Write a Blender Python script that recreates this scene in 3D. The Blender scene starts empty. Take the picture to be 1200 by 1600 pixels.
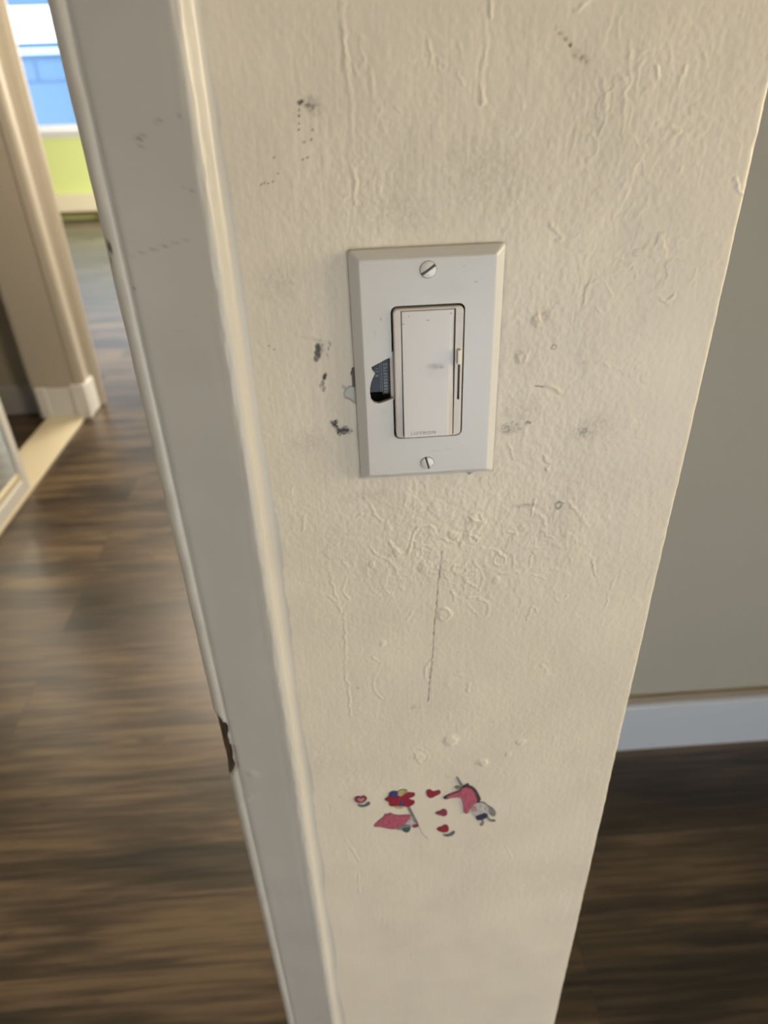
import bpy, bmesh, math, random
import numpy as np
from mathutils import Vector, Matrix

# ------------------------------------------------------------------ camera
S = bpy.context.scene
COL = S.collection
PZ = 1.2                       # height of the centre of the switch plate above the floor
cam_d = bpy.data.cameras.new('camera')
cam = bpy.data.objects.new('camera', cam_d)
COL.objects.link(cam)
cam_d.sensor_fit = 'VERTICAL'
cam_d.sensor_height = 36.0
cam_d.lens = 1073.0 * 36.0 / 1600.0
cam_d.clip_start = 0.02
cam_d.clip_end = 100
r_ = Vector((0.99767366, -0.06121705, -0.02999559))
u_ = Vector((0.05805216, 0.53225538, 0.84459112))
f_ = Vector((0.03573807, 0.84436762, -0.53457096))
M = Matrix((( r_.x, u_.x, -f_.x, -0.0364), (r_.y, u_.y, -f_.y, -0.3154),
            (r_.z, u_.z, -f_.z, PZ + 0.1201), (0, 0, 0, 1)))
cam.matrix_world = M
cam_d.dof.use_dof = True
cam_d.dof.focus_distance = 0.345
cam_d.dof.aperture_fstop = 8.0
S.camera = cam

# ------------------------------------------------------------------ colour management, world, lights
S.view_settings.view_transform = 'Standard'
S.view_settings.look = 'None'
S.view_settings.gamma = 1.0
S.view_settings.use_curve_mapping = False
S.view_settings.exposure = -0.05

w = bpy.data.worlds.new('daylight_sky')
S.world = w
w.use_nodes = True
bg = w.node_tree.nodes['Background']
bg.inputs[0].default_value = (0.72, 0.85, 1.0, 1)
bg.inputs[1].default_value = 5.2

def area(name, loc, size, energy, color, direction):
    l = bpy.data.lights.new(name, 'AREA')
    l.shape = 'RECTANGLE'; l.size, l.size_y = size
    l.energy = energy; l.color = color
    o = bpy.data.objects.new(name, l); COL.objects.link(o)
    o.location = loc
    o.rotation_euler = Vector(direction).to_track_quat('-Z', 'Y').to_euler()
    return o
# daylight through the window behind the photographer (cool), through the one on the right (late warm sun),
# a warm ceiling lamp, and the warm window of the far room
area('window_light_back', (0.7, -1.72, 0.48), (1.3, 0.75), 6.5, (0.90, 0.94, 1.0), (-0.3, 1, 0.0))
area('window_light_right', (3.14, -0.75, 1.5), (1.2, 1.1), 102, (1.0, 0.78, 0.44), (-1, 0.2, -0.08))
area('window_light_far_room', (1.42, 6.3, 1.5), (1.8, 1.4), 500, (1.0, 0.93, 0.80), (-1, 0.0, -0.8))
area('ceiling_lamp_hall', (-0.8, 3.7, 2.36), (1.1, 0.9), 75, (1.0, 0.84, 0.64), (0, 0, -1))
area('added_fill_hall', (0.03, 1.7, 1.7), (0.4, 0.4), 42, (1.0, 0.82, 0.58), (-1, 0.25, -0.45))  # added warm light without a lamp, brightens the hall casing and floor
area('added_fill_left', (-1.25, -1.0, 1.0), (0.5, 0.4), 3.0, (1.0, 0.84, 0.64), (1, 0.75, -0.2))  # added warm fill from the left, no lamp stands there
area('ceiling_lamp_room', (0.5, -1.1, 2.36), (0.4, 0.4), 1.0, (1.0, 0.74, 0.45), (0, 0, -1))

# ------------------------------------------------------------------ helpers
def mat(name, color, rough=0.5, spec=0.5, metal=0.0):
    m = bpy.data.materials.new(name); m.use_nodes = True
    b = m.node_tree.nodes['Principled BSDF']
    b.inputs['Base Color'].default_value = (*color, 1)
    b.inputs['Roughness'].default_value = rough
    b.inputs['Specular IOR Level'].default_value = spec
    b.inputs['Metallic'].default_value = metal
    return m
def NL(m): return m.node_tree.nodes, m.node_tree.links
def bump_noise(m, scale=(1, 1, 1), nscale=200, strength=0.2, dist=0.001, detail=4):
    n, l = NL(m)
    tc = n.new('ShaderNodeTexCoord'); mp = n.new('ShaderNodeMapping'); mp.inputs['Scale'].default_value = scale
    nz = n.new('ShaderNodeTexNoise'); nz.inputs['Scale'].default_value = nscale; nz.inputs['Detail'].default_value = detail
    bp = n.new('ShaderNodeBump'); bp.inputs['Strength'].default_value = strength; bp.inputs['Distance'].default_value = dist
    l.new(tc.outputs['Object'], mp.inputs[0]); l.new(mp.outputs[0], nz.inputs['Vector'])
    l.new(nz.outputs['Fac'], bp.inputs['Height']); l.new(bp.outputs[0], n['Principled BSDF'].inputs['Normal'])
    return m
def link(name, me, parent=None, m=None, smooth=False):
    o = bpy.data.objects.new(name, me); COL.objects.link(o)
    if m is not None: me.materials.append(m)
    if parent is not None: o.parent = parent
    if smooth:
        for p in me.polygons: p.use_smooth = True
    return o
def bm_obj(name, bm, m, parent=None, smooth=False):
    bmesh.ops.recalc_face_normals(bm, faces=bm.faces)
    me = bpy.data.meshes.new(name); bm.to_mesh(me); bm.free()
    return link(name, me, parent, m, smooth)
def bx(bm, x0, x1, y0, y1, z0, z1):
    v = [bm.verts.new((x, y, z)) for x in (x0, x1) for y in (y0, y1) for z in (z0, z1)]
    for f in ((0, 1, 3, 2), (4, 6, 7, 5), (0, 4, 5, 1), (2, 3, 7, 6), (0, 2, 6, 4), (1, 5, 7, 3)):
        bm.faces.new([v[i] for i in f])
def boxes(name, L, m, parent=None, bevel=0):
    bm = bmesh.new()
    for b in L: bx(bm, *b)
    if bevel:
        bmesh.ops.bevel(bm, geom=list(bm.edges), offset=bevel, segments=2, affect='EDGES', profile=0.5)
    return bm_obj(name, bm, m, parent)
def structure(o):
    o['kind'] = 'structure'; return o
def thing(o, label, cat, group=None):
    o['label'] = label; o['category'] = cat
    if group: o['group'] = group
    return o
def empty(name, loc):
    o = bpy.data.objects.new(name, None); COL.objects.link(o); o.location = loc
    o.empty_display_size = 0.02
    return o
def poly_prism(bm, pts, y0, y1, holes=()):
    """flat outline (x, z) with holes, extruded from y0 (front, towards the room) back to y1"""
    loops = []
    for P in [pts] + list(holes):
        fr = [bm.verts.new((x, y0, z)) for x, z in P]
        bk = [bm.verts.new((x, y1, z)) for x, z in P]
        loops.append((fr, bk))
    for k in (0, 1):
        es = []
        for lp in loops:
            vs = lp[k]
            es += [bm.edges.new((vs[i], vs[(i + 1) % len(vs)])) for i in range(len(vs))]
        bmesh.ops.triangle_fill(bm, use_beauty=True, use_dissolve=False, edges=es)
    for fr, bk in loops:
        n = len(fr)
        for i in range(n):
            bm.faces.new((fr[i], fr[(i + 1) % n], bk[(i + 1) % n], bk[i]))
def rrect(x0, x1, z0, z1, r, n=6):
    P = []
    for cx, cz, a in ((x1 - r, z1 - r, 0), (x0 + r, z1 - r, 90), (x0 + r, z0 + r, 180), (x1 - r, z0 + r, 270)):
        for i in range(n + 1):
            t = math.radians(a + 90 * i / n)
            P.append((cx + r * math.cos(t), cz + r * math.sin(t)))
    return P
def grid_mesh(name, V, nr, nc, keep=None, wrap=False):
    """V: (nr*nc, 3) array"""
    idx = np.arange(nr * nc).reshape(nr, nc)
    q = np.stack([idx[:-1, :-1], idx[:-1, 1:], idx[1:, 1:], idx[1:, :-1]], -1).reshape(-1, 4)
    if keep is not None: q = q[keep.reshape(-1)]
    me = bpy.data.meshes.new(name)
    me.vertices.add(len(V)); me.vertices.foreach_set('co', np.ascontiguousarray(V, dtype=np.float32).ravel())
    me.loops.add(q.size); me.loops.foreach_set('vertex_index', q.astype(np.int32).ravel())
    me.polygons.add(len(q)); me.polygons.foreach_set('loop_start', (np.arange(len(q)) * 4).astype(np.int32))
    me.polygons.foreach_set('use_smooth', np.ones(len(q), dtype=bool))
    me.update(calc_edges=True)
    return me
def vnoise(X, Z, sx, sz, seed):
    x = X / sx; z = Z / sz
    xi = np.floor(x).astype(np.int64); zi = np.floor(z).astype(np.int64)
    fx = x - xi; fz = z - zi
    fx = fx * fx * (3 - 2 * fx); fz = fz * fz * (3 - 2 * fz)
    def h(a, b):
        n = (a * 374761393 + b * 668265263 + seed * 982451653) & 0xFFFFFFFF
        n = ((n ^ (n >> 13)) * 1274126177) & 0xFFFFFFFF
        n = n ^ (n >> 16)
        return (n & 0xFFFF) / 65535.0
    return (h(xi, zi) * (1 - fx) + h(xi + 1, zi) * fx) * (1 - fz) + (h(xi, zi + 1) * (1 - fx) + h(xi + 1, zi + 1) * fx) * fz - 0.5
def seg_dist(X, Z, a, b):
    ax, az = a; bx_, bz = b
    dx, dz = bx_ - ax, bz - az
    t = np.clip(((X - ax) * dx + (Z - az) * dz) / (dx * dx + dz * dz + 1e-9), 0, 1)
    return np.hypot(X - ax - t * dx, Z - az - t * dz)
def in_poly(X, Z, P):
    c = np.zeros(X.shape, bool); n = len(P)
    for i in range(n):
        x1, z1 = P[i]; x2, z2 = P[(i + 1) % n]
        if z1 == z2: continue
        t = ((z1 > Z) != (z2 > Z)) & (X < (x2 - x1) * (Z - z1) / (z2 - z1) + x1)
        c ^= t
    return c

# ------------------------------------------------------------------ materials
def painted(name, base, rough, dark=(0.035, 0.032, 0.028), grey=(0.42, 0.45, 0.42), brown=(0.23, 0.17, 0.08), bump=0.25, bdist=0.00012, mottle=0.05):
    m = mat(name, base, rough, 0.45)
    n, l = NL(m); b = n['Principled BSDF']
    at = n.new('ShaderNodeAttribute'); at.attribute_name = 'dirt'
    sp = n.new('ShaderNodeSeparateColor'); l.new(at.outputs['Color'], sp.inputs[0])
    tc = n.new('ShaderNodeTexCoord')
    nz = n.new('ShaderNodeTexNoise'); nz.inputs['Scale'].default_value = 18; nz.inputs['Detail'].default_value = 5
    l.new(tc.outputs['Object'], nz.inputs['Vector'])
    mr = n.new('ShaderNodeMapRange'); mr.inputs['From Min'].default_value = 0.3; mr.inputs['From Max'].default_value = 0.7
    mr.inputs['To Min'].default_value = 1 - mottle; mr.inputs['To Max'].default_value = 1 + mottle
    l.new(nz.outputs['Fac'], mr.inputs['Value'])
    vm = n.new('ShaderNodeVectorMath'); vm.operation = 'SCALE'; vm.inputs[0].default_value = base
    l.new(mr.outputs[0], vm.inputs['Scale'])
    prev = vm.outputs[0]
    for ch, c in (('Green', grey), ('Blue', brown), ('Red', dark)):
        mx = n.new('ShaderNodeMix'); mx.data_type = 'RGBA'
        mx.inputs[7].default_value = (*c, 1)
        l.new(sp.outputs[ch], mx.inputs[0]); l.new(prev, mx.inputs[6]); prev = mx.outputs[2]
    l.new(prev, b.inputs['Base Color'])
    mp = n.new('ShaderNodeMapping'); mp.inputs['Scale'].default_value = (1, 1, 0.3)
    n2 = n.new('ShaderNodeTexNoise'); n2.inputs['Scale'].default_value = 900; n2.inputs['Detail'].default_value = 3
    bp = n.new('ShaderNodeBump'); bp.inputs['Strength'].default_value = bump; bp.inputs['Distance'].default_value = bdist
    l.new(tc.outputs['Object'], mp.inputs[0]); l.new(mp.outputs[0], n2.inputs['Vector'])
    l.new(n2.outputs['Fac'], bp.inputs['Height']); l.new(bp.outputs[0], b.inputs['Normal'])
    return m
M_wall = painted('cream_wall_paint', (0.58, 0.545, 0.47), 0.42)
M_trim = painted('white_trim_paint', (0.41, 0.405, 0.385), 0.38, brown=(0.085, 0.042, 0.02), bump=0.08)
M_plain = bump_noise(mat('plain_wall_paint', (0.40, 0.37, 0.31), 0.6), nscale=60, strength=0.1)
M_ceil = mat('ceiling_paint', (0.50, 0.48, 0.44), 0.8)
M_recess = bump_noise(mat('grey_green_wall_paint', (0.46, 0.45, 0.39), 0.55), nscale=40, strength=0.1)
M_green = bump_noise(mat('lime_green_wall_paint', (0.62, 0.70, 0.28), 0.6), nscale=40, strength=0.1)
M_white = mat('white_gloss_paint', (0.74, 0.75, 0.76), 0.35)
M_base = mat('blue_lit_white_paint', (0.62, 0.68, 0.76), 0.35)  # white paint with the blue of the window light mixed into its colour
M_hall = mat('hall_casing_paint', (0.47, 0.435, 0.375), 0.4)
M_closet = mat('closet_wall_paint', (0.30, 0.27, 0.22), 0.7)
M_cream = mat('cream_gloss_paint', (0.70, 0.64, 0.48), 0.4)
M_plate = bump_noise(mat('white_plate_plastic', (0.49, 0.50, 0.505), 0.30), nscale=500, strength=0.04, dist=0.0002)
M_paddle = mat('warm_white_switch_plastic', (0.475, 0.455, 0.435), 0.22)
M_bezel = mat('off_white_bezel_plastic', (0.48, 0.455, 0.43), 0.28)
M_slider = mat('slider_plastic', (0.66, 0.62, 0.55), 0.3)
M_slot = mat('slot_grey_plastic', (0.25, 0.24, 0.23), 0.5)  # darker grey plastic of the slider track
M_black = mat('black_anodised_metal', (0.022, 0.026, 0.034), 0.42, 0.5, 0.2)
M_void = mat('black_box_plastic', (0.004, 0.004, 0.004), 0.8, 0.1)
M_print = mat('grey_stamped_print', (0.34, 0.37, 0.41), 0.5)
M_screw = mat('painted_screw_metal', (0.55, 0.56, 0.56), 0.35, 0.5, 0.1)
M_screwslot = mat('screw_slot_dark', (0.05, 0.048, 0.045), 0.6)  # dark fill for the screw slots and the rings round the heads
M_logo = mat('moulded_letter_plastic', (0.30, 0.28, 0.27), 0.4)
M_mirror = mat('mirror_glass', (0.72, 0.78, 0.80), 0.06, 0.5, 1.0)
M_blue = mat('pale_blue_cladding', (0.075, 0.150, 0.27), 0.6)
M_seam = mat('dark_blue_joint', (0.05, 0.11, 0.21), 0.6)

# paddle: shallow smudge of grey dirt in the middle
def paddle_dirt(m, spots):
    n, l = NL(m); b = n['Principled BSDF']
    tc = n.new('ShaderNodeTexCoord')
    nz = n.new('ShaderNodeTexNoise'); nz.inputs['Scale'].default_value = 260; nz.inputs['Detail'].default_value = 3
    l.new(tc.outputs['Object'], nz.inputs['Vector'])
    prev = None
    base = m.node_tree.nodes['Principled BSDF'].inputs['Base Color'].default_value[:3]
    for (cx, cz, rx, rz, s) in spots:
        mp = n.new('ShaderNodeMapping'); mp.vector_type = 'POINT'
        mp.inputs['Location'].default_value = (-cx / rx, 0, -cz / rz); mp.inputs['Scale'].default_value = (1 / rx, 0, 1 / rz)
        l.new(tc.outputs['Object'], mp.inputs[0])
        ln = n.new('ShaderNodeVectorMath'); ln.operation = 'LENGTH'; l.new(mp.outputs[0], ln.inputs[0])
        mr = n.new('ShaderNodeMapRange'); mr.inputs['From Min'].default_value = 0.2; mr.inputs['From Max'].default_value = 1.0
        mr.inputs['To Min'].default_value = s; mr.inputs['To Max'].default_value = 0
        l.new(ln.outputs['Value'], mr.inputs['Value'])
        ml = n.new('ShaderNodeMath'); ml.operation = 'MULTIPLY'
        l.new(mr.outputs[0], ml.inputs[0])
        k = n.new('ShaderNodeMath'); k.operation = 'MULTIPLY_ADD'; k.inputs[1].default_value = 1.2; k.inputs[2].default_value = 0.1
        l.new(nz.outputs['Fac'], k.inputs[0]); l.new(k.outputs[0], ml.inputs[1])
        if prev is None: prev = ml.outputs[0]
        else:
            mx = n.new('ShaderNodeMath'); mx.operation = 'MAXIMUM'; l.new(prev, mx.inputs[0]); l.new(ml.outputs[0], mx.inputs[1]); prev = mx.outputs[0]
    mix = n.new('ShaderNodeMix'); mix.data_type = 'RGBA'
    mix.inputs[6].default_value = (*base, 1); mix.inputs[7].default_value = (0.16, 0.15, 0.14, 1)
    l.new(prev, mix.inputs[0]); l.new(mix.outputs[2], b.inputs['Base Color'])
paddle_dirt(M_paddle, ((0.0035, 0.0042, 0.0060, 0.0022, 0.8), (0.0060, 0.0036, 0.0022, 0.0010, 1.1), (0.0030, 0.0052, 0.0018, 0.0008, 0.9), (0.0035, 0.002, 0.009, 0.006, 0.16),
                                (-0.0088, 0.0284, 0.0004, 0.0004, 1.6), (-0.0002, 0.0262, 0.0009, 0.00045, 1.1), (0.0104, 0.0288, 0.0005, 0.0005, 1.5), (-0.0114, 0.0250, 0.0008, 0.0004, 1.6)))
paddle_dirt(M_plate, ((0.0215, 0.042, 0.0012, 0.0005, 0.7), (0.016, 0.049, 0.0005, 0.0005, 0.6), (-0.0215, 0.0275, 0.0004, 0.0012, 0.8), (-0.0245, 0.021, 0.0006, 0.003, 0.22), (0.004, -0.041, 0.004, 0.0004, 0.35), (0.010, -0.0405, 0.003, 0.0004, 0.3), (0.007, -0.0445, 0.0004, 0.002, 0.25), (-0.022, -0.018, 0.002, 0.003, 0.14), (0.01, 0.04, 0.012, 0.006, 0.10)))

def floor_mat():
    m = mat('wood_plank_vinyl', (0.1, 0.07, 0.05), 0.42, 0.7)
    n, l = NL(m); b = n['Principled BSDF']
    tc = n.new('ShaderNodeTexCoord')
    br = n.new('ShaderNodeTexBrick')
    br.offset = 0.37; br.inputs['Scale'].default_value = 1.0
    br.inputs['Color1'].default_value = (0, 0, 0, 1); br.inputs['Color2'].default_value = (1, 1, 1, 1); br.inputs['Mortar'].default_value = (0.5, 0.5, 0.5, 1)
    br.inputs['Mortar Size'].default_value = 0.0011; br.inputs['Brick Width'].default_value = 1.22; br.inputs['Row Height'].default_value = 0.182
    mp0 = n.new('ShaderNodeMapping'); mp0.inputs['Location'].default_value = (-0.31, 0.058, 0)
    l.new(tc.outputs['Object'], mp0.inputs[0]); l.new(mp0.outputs[0], br.inputs['Vector'])
    # streaky grain along x, shifted per plank
    ad = n.new('ShaderNodeVectorMath'); ad.operation = 'MULTIPLY_ADD'; ad.inputs[1].default_value = (7, 3, 5)
    l.new(br.outputs['Color'], ad.inputs[0]); l.new(tc.outputs['Object'], ad.inputs[2])
    def nz(sc, scale, det, dist=0.0):
        mp = n.new('ShaderNodeMapping'); mp.inputs['Scale'].default_value = sc
        l.new(ad.outputs[0], mp.inputs[0])
        t = n.new('ShaderNodeTexNoise'); t.inputs['Scale'].default_value = scale; t.inputs['Detail'].default_value = det
        t.inputs['Distortion'].default_value = dist
        l.new(mp.outputs[0], t.inputs['Vector']); return t
    a = nz((1, 6, 1), 2.0, 4, 0.5); c = nz((1, 22, 1), 5, 6, 0.2); k = nz((1, 2.2, 1), 7, 2)
    cr = n.new('ShaderNodeValToRGB')
    e = cr.color_ramp.elements
    e[0].position = 0.40; e[0].color = (0.013, 0.009, 0.006, 1)
    e[1].position = 0.64; e[1].color = (0.135, 0.092, 0.054, 1)
    x = e.new(0.52); x.color = (0.050, 0.034, 0.020, 1)
    mx = n.new('ShaderNodeMath'); mx.operation = 'MULTIPLY_ADD'; mx.inputs[1].default_value = 0.4
    l.new(c.outputs['Fac'], mx.inputs[0])
    m2 = n.new('ShaderNodeMath'); m2.operation = 'MULTIPLY'; m2.inputs[1].default_value = 0.55
    l.new(a.outputs['Fac'], m2.inputs[0]); l.new(m2.outputs[0], mx.inputs[2])
    m3 = n.new('ShaderNodeMath'); m3.operation = 'MULTIPLY_ADD'; m3.inputs[1].default_value = 0.10
    sp = n.new('ShaderNodeSeparateColor'); l.new(br.outputs['Color'], sp.inputs[0])
    l.new(sp.outputs[0], m3.inputs[0]); l.new(mx.outputs[0], m3.inputs[2])
    l.new(m3.outputs[0], cr.inputs[0])
    # dark knots
    kr = n.new('ShaderNodeMapRange'); kr.inputs['From Min'].default_value = 0.68; kr.inputs['From Max'].default_value = 0.76
    kr.inputs['To Min'].default_value = 0.0; kr.inputs['To Max'].default_value = 0.75
    l.new(k.outputs['Fac'], kr.inputs['Value'])
    mk = n.new('ShaderNodeMix'); mk.data_type = 'RGBA'; mk.inputs[7].default_value = (0.018, 0.012, 0.008, 1)
    l.new(kr.outputs[0], mk.inputs[0]); l.new(cr.outputs[0], mk.inputs[6])
    ms = n.new('ShaderNodeMix'); ms.data_type = 'RGBA'; ms.inputs[7].default_value = (0.02, 0.014, 0.010, 1)
    sf = n.new('ShaderNodeMath'); sf.operation = 'MULTIPLY'; sf.inputs[1].default_value = 0.8
    l.new(br.outputs['Fac'], sf.inputs[0]); l.new(sf.outputs[0], ms.inputs[0]); l.new(mk.outputs[2], ms.inputs[6])
    l.new(ms.outputs[2], b.inputs['Base Color'])
    rr = n.new('ShaderNodeMapRange'); rr.inputs['To Min'].default_value = 0.26; rr.inputs['To Max'].default_value = 0.44
    l.new(c.outputs['Fac'], rr.inputs['Value']); l.new(rr.outputs[0], b.inputs['Roughness'])
    bp = n.new('ShaderNodeBump'); bp.inputs['Strength'].default_value = 0.25; bp.inputs['Distance'].default_value = 0.0012
    l.new(c.outputs['Fac'], bp.inputs['Height']); l.new(bp.outputs[0], b.inputs['Normal'])
    return m
M_floor = floor_mat()

def glass_mat():
    m = bpy.data.materials.new('window_glass'); m.use_nodes = True
    n, l = NL(m); n.remove(n['Principled BSDF'])
    t = n.new('ShaderNodeBsdfTransparent'); g = n.new('ShaderNodeBsdfGlossy'); g.inputs['Roughness'].default_value = 0.02
    mx = n.new('ShaderNodeMixShader'); mx.inputs[0].default_value = 0.06
    l.new(t.outputs[0], mx.inputs[1]); l.new(g.outputs[0], mx.inputs[2]); l.new(mx.outputs[0], n['Material Output'].inputs[0])
    return m
M_glass = glass_mat()

# ------------------------------------------------------------------ traced measurements (millimetres on the wall face, from the plate centre)
RIDGES= [[(-36.1,-66.7),(-29.9,-73.0),(-29.4,-79.0),(-24.5,-85.4)],[(-24.7,-88.9),(-32.9,-92.7),(-33.9,-98.9),(-29.0,-106.6),(-21.6,-111.8),(-17.1,-116.9),(-17.2,-122.7)],[(-32.3,-113.9),(-34.2,-121.4),(-33.0,-131.2),(-27.0,-137.7),(-26.4,-143.8),(-32.4,-155.8)],[(-21.2,-98.9),(-15.4,-107.6),(-9.4,-108.1),(-7.8,-99.0),(-6.2,-91.9),(-0.3,-88.8),(4.9,-92.7),(8.8,-101.1),(16.4,-102.6),(18.5,-97.3)],[(3.8,-119.5),(2.6,-122.9),(-0.2,-124.2),(-3.1,-122.5),(-4.2,-118.8),(-3.1,-115.4),(-0.2,-114.2),(2.6,-115.9),(3.8,-119.5)],[(24.1,-108.7),(33.2,-106.6),(44.2,-112.1),(46.3,-119.8)],[(24.2,-110.6),(30.9,-122.5),(34.4,-130.6),(31.6,-138.3),(28.2,-134.1),(21.7,-128.6)],[(15.7,-139.1),(20.6,-143.6),(28.6,-143.2),(37.6,-147.0),(38.8,-155.4),(35.9,-161.5),(30.8,-156.9),(25.5,-148.1)],[(9.5,-149.9),(16.0,-153.5),(12.9,-160.7),(8.0,-157.1)],[(-11.5,-157.6),(-6.6,-148.6)],[(-6.6,-158.0),(-10.0,-166.3)],[(45.6,-116.9),(44.8,-119.8),(42.5,-120.9),(40.0,-119.4),(38.8,-116.4),(39.6,-113.5),(42.0,-112.4),(44.4,-113.8),(45.6,-116.9)],[(43.6,-126.4),(60.9,-126.7),(60.7,-115.2)],[(62.1,-113.4),(69.9,-105.5),(79.9,-112.8),(87.2,-109.6),(84.8,-102.0),(78.6,-101.6),(76.1,-106.9)],[(63.5,-128.9),(70.1,-132.4)],[(23.3,-85.2),(29.1,-83.0),(32.5,-91.1),(28.7,-90.0),(23.3,-85.2)],[(22.2,-97.6),(29.9,-99.9),(29.3,-104.4),(23.9,-102.2),(22.2,-97.6)],[(-9.2,-273.6),(0.2,-278.8),(3.0,-287.7),(-3.6,-295.7),(-5.5,-283.9),(-9.2,-273.6)],[(76.8,-142.9),(78.1,-148.2),(82.6,-151.7),(85.3,-146.7)],[(75.2,-203.3),(80.3,-210.9),(78.9,-214.4)],[(-46.6,-124.3),(-49.3,-129.9),(-45.9,-138.2)],[(-66.3,-79.0),(-67.9,-88.4)],[(-47.3,-110.9),(-42.6,-120.7)],[(-48.8,-148.2),(-49.7,-176.0),(-51.4,-203.5),(-49.9,-208.4),(-49.9,-238.4)],[(-54.6,-139.5),(-51.9,-145.9),(-49.3,-142.0)],[(13.2,-95.1),(17.7,-97.2),(16.3,-100.8),(12.5,-98.7),(13.2,-95.1)],[(49.3,-95.9),(52.6,-100.6),(48.1,-101.2)],[(51.2,-112.6),(51.1,-122.1)],[(62.4,-163.8),(64.6,-151.2),(68.5,-157.9)],[(-33.6,-186.5),(-27.1,-191.7),(-32.6,-202.9),(-34.7,-214.7),(-28.1,-225.3)],[(15.2,-119.4),(23.0,-120.0),(24.3,-114.3)],[(-55.5,-119.7),(-51.2,-148.0)],[(-35.2,-79.4),(-39.9,-84.3),(-44.3,-85.7)],[(-20.9,-85.6),(-24.2,-97.8),(-22.2,-107.1)],[(-1.8,-131.7),(4.5,-132.2)],[(87.8,-89.7),(91.8,-97.1)],[(57.2,-82.3),(68.5,-91.9),(64.8,-100.6)],[(-58.9,-104.4),(-46.6,-98.9)],[(3.3,-192.1),(-1.7,-203.4),(2.6,-213.4)],[(15.6,-137.1),(17.4,-145.3)],[(87.9,-155.2),(92.0,-161.9)],[(28.0,-215.8),(28.2,-223.2)],[(-58.2,-135.2),(-53.8,-139.6)],[(-31.9,144.7),(-32.2,127.5),(-30.4,112.7),(-30.4,97.1),(-30.6,76.1)],[(-50.2,130.8),(-50.2,122.2),(-49.3,115.5)],[(-25.8,134.3),(-25.4,124.4)],[(-22.5,122.8),(-21.9,114.7)],[(0.5,130.1),(1.9,121.4)],[(-18.1,110.0),(-20.0,106.2),(-17.0,102.6)],[(24.0,143.3),(23.8,138.5)],[(21.5,137.9),(22.8,129.5),(22.1,121.5)],[(21.3,120.1),(22.2,110.3)],[(12.6,129.0),(13.2,125.4)],[(12.0,120.4),(13.9,116.2)],[(7.1,123.1),(6.6,122.1),(5.4,121.7),(4.1,122.1),(3.6,123.2),(4.1,124.2),(5.3,124.6),(6.6,124.1),(7.1,123.1)],[(20.1,94.5),(22.1,92.0)],[(-23.8,101.6),(-21.2,97.6)],[(-28.1,123.7),(-27.3,121.5)],[(4.2,113.1),(6.9,112.3)],[(-11.9,109.8),(-10.6,107.5)],[(77.0,117.7),(80.0,113.1),(79.8,105.3),(80.2,97.3),(80.3,87.4)],[(80.3,127.1),(88.5,125.8),(90.9,127.6),(92.2,129.7),(95.0,126.7),(95.9,122.3)],[(103.1,119.9),(101.6,116.2),(100.6,112.4),(99.2,107.8)],[(95.1,100.1),(99.9,99.5),(104.1,97.3)],[(43.4,123.8),(43.0,122.9),(41.9,122.6),(40.7,123.0),(40.2,123.9),(40.6,124.8),(41.7,125.2),(42.8,124.8),(43.4,123.8)],[(78.2,129.3),(80.5,118.3)],[(70.0,116.4),(72.2,107.1)],[(109.4,124.1),(110.2,120.4)],[(132.3,78.7),(137.9,72.3)],[(56.3,113.8),(58.5,110.7)],[(35.5,115.9),(38.8,108.2)],[(60.7,142.3),(56.4,139.4)],[(72.8,135.8),(73.1,130.9)],[(100.5,123.7),(106.1,122.8),(107.0,120.5)],[(90.6,119.5),(92.1,116.5)],[(100.3,77.3),(107.6,75.2)],[(89.7,93.8),(91.6,91.2)],[(87.3,112.8),(90.7,114.3)],[(54.2,63.9),(59.7,58.1),(57.9,56.3)],[(121.7,55.5),(128.5,57.1),(131.4,53.2)],[(53.7,22.8),(53.4,21.7),(52.2,21.2),(51.1,21.8),(50.5,22.9),(50.9,24.0),(52.0,24.5),(53.1,23.9),(53.7,22.8)],[(48.8,3.9),(48.2,2.1),(46.5,1.4),(44.7,2.3),(43.8,4.1),(44.4,5.9),(46.1,6.6),(47.9,5.7),(48.8,3.9)],[(73.6,32.7),(73.6,28.8)],[(77.8,27.6),(81.7,24.9)],[(123.8,41.9),(123.6,38.1),(122.0,36.3)],[(114.5,46.1),(119.9,44.0),(123.6,44.7)],[(109.8,29.1),(113.3,26.9),(115.8,29.8)],[(102.9,22.4),(105.0,19.3)],[(90.0,6.5),(91.5,3.8)],[(42.3,-42.2),(46.4,-52.4)],[(62.2,-50.9),(66.0,-54.9)],[(46.0,-97.1),(52.3,-100.4)],[(58.5,-88.0),(60.0,-77.0)],[(77.3,-0.3),(83.5,0.5),(89.2,-2.0)],[(94.3,43.2),(96.0,39.4)],[(59.4,-10.3),(67.4,-15.3)],[(79.1,-79.7),(89.3,-94.4)],[(85.0,46.4),(88.6,48.1),(94.2,44.2)],[(38.8,-57.1),(34.6,-64.6)],[(107.0,-0.8),(103.3,-3.8)],[(-2.1,-276.9),(-7.5,-286.6)],[(-61.7,-375.3),(-53.3,-406.6)],[(94.4,-444.9),(105.9,-462.9)],[(18.4,-402.8),(28.7,-404.1)],[(64.6,-400.0),(71.0,-418.6)],[(-54.2,-424.6),(-54.8,-457.8)],[(119.1,-472.6),(128.8,-484.1)],[(-35.1,-480.7),(-37.2,-511.9)],[(114.0,-593.5),(121.6,-632.8)],[(-13.8,-549.1),(-10.5,-573.1)],[(-151.6,-538.4),(-150.8,-550.1)],[(94.3,-113.9),(103.3,-137.9)],[(112.3,-133.8),(110.1,-158.3)]]
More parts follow.
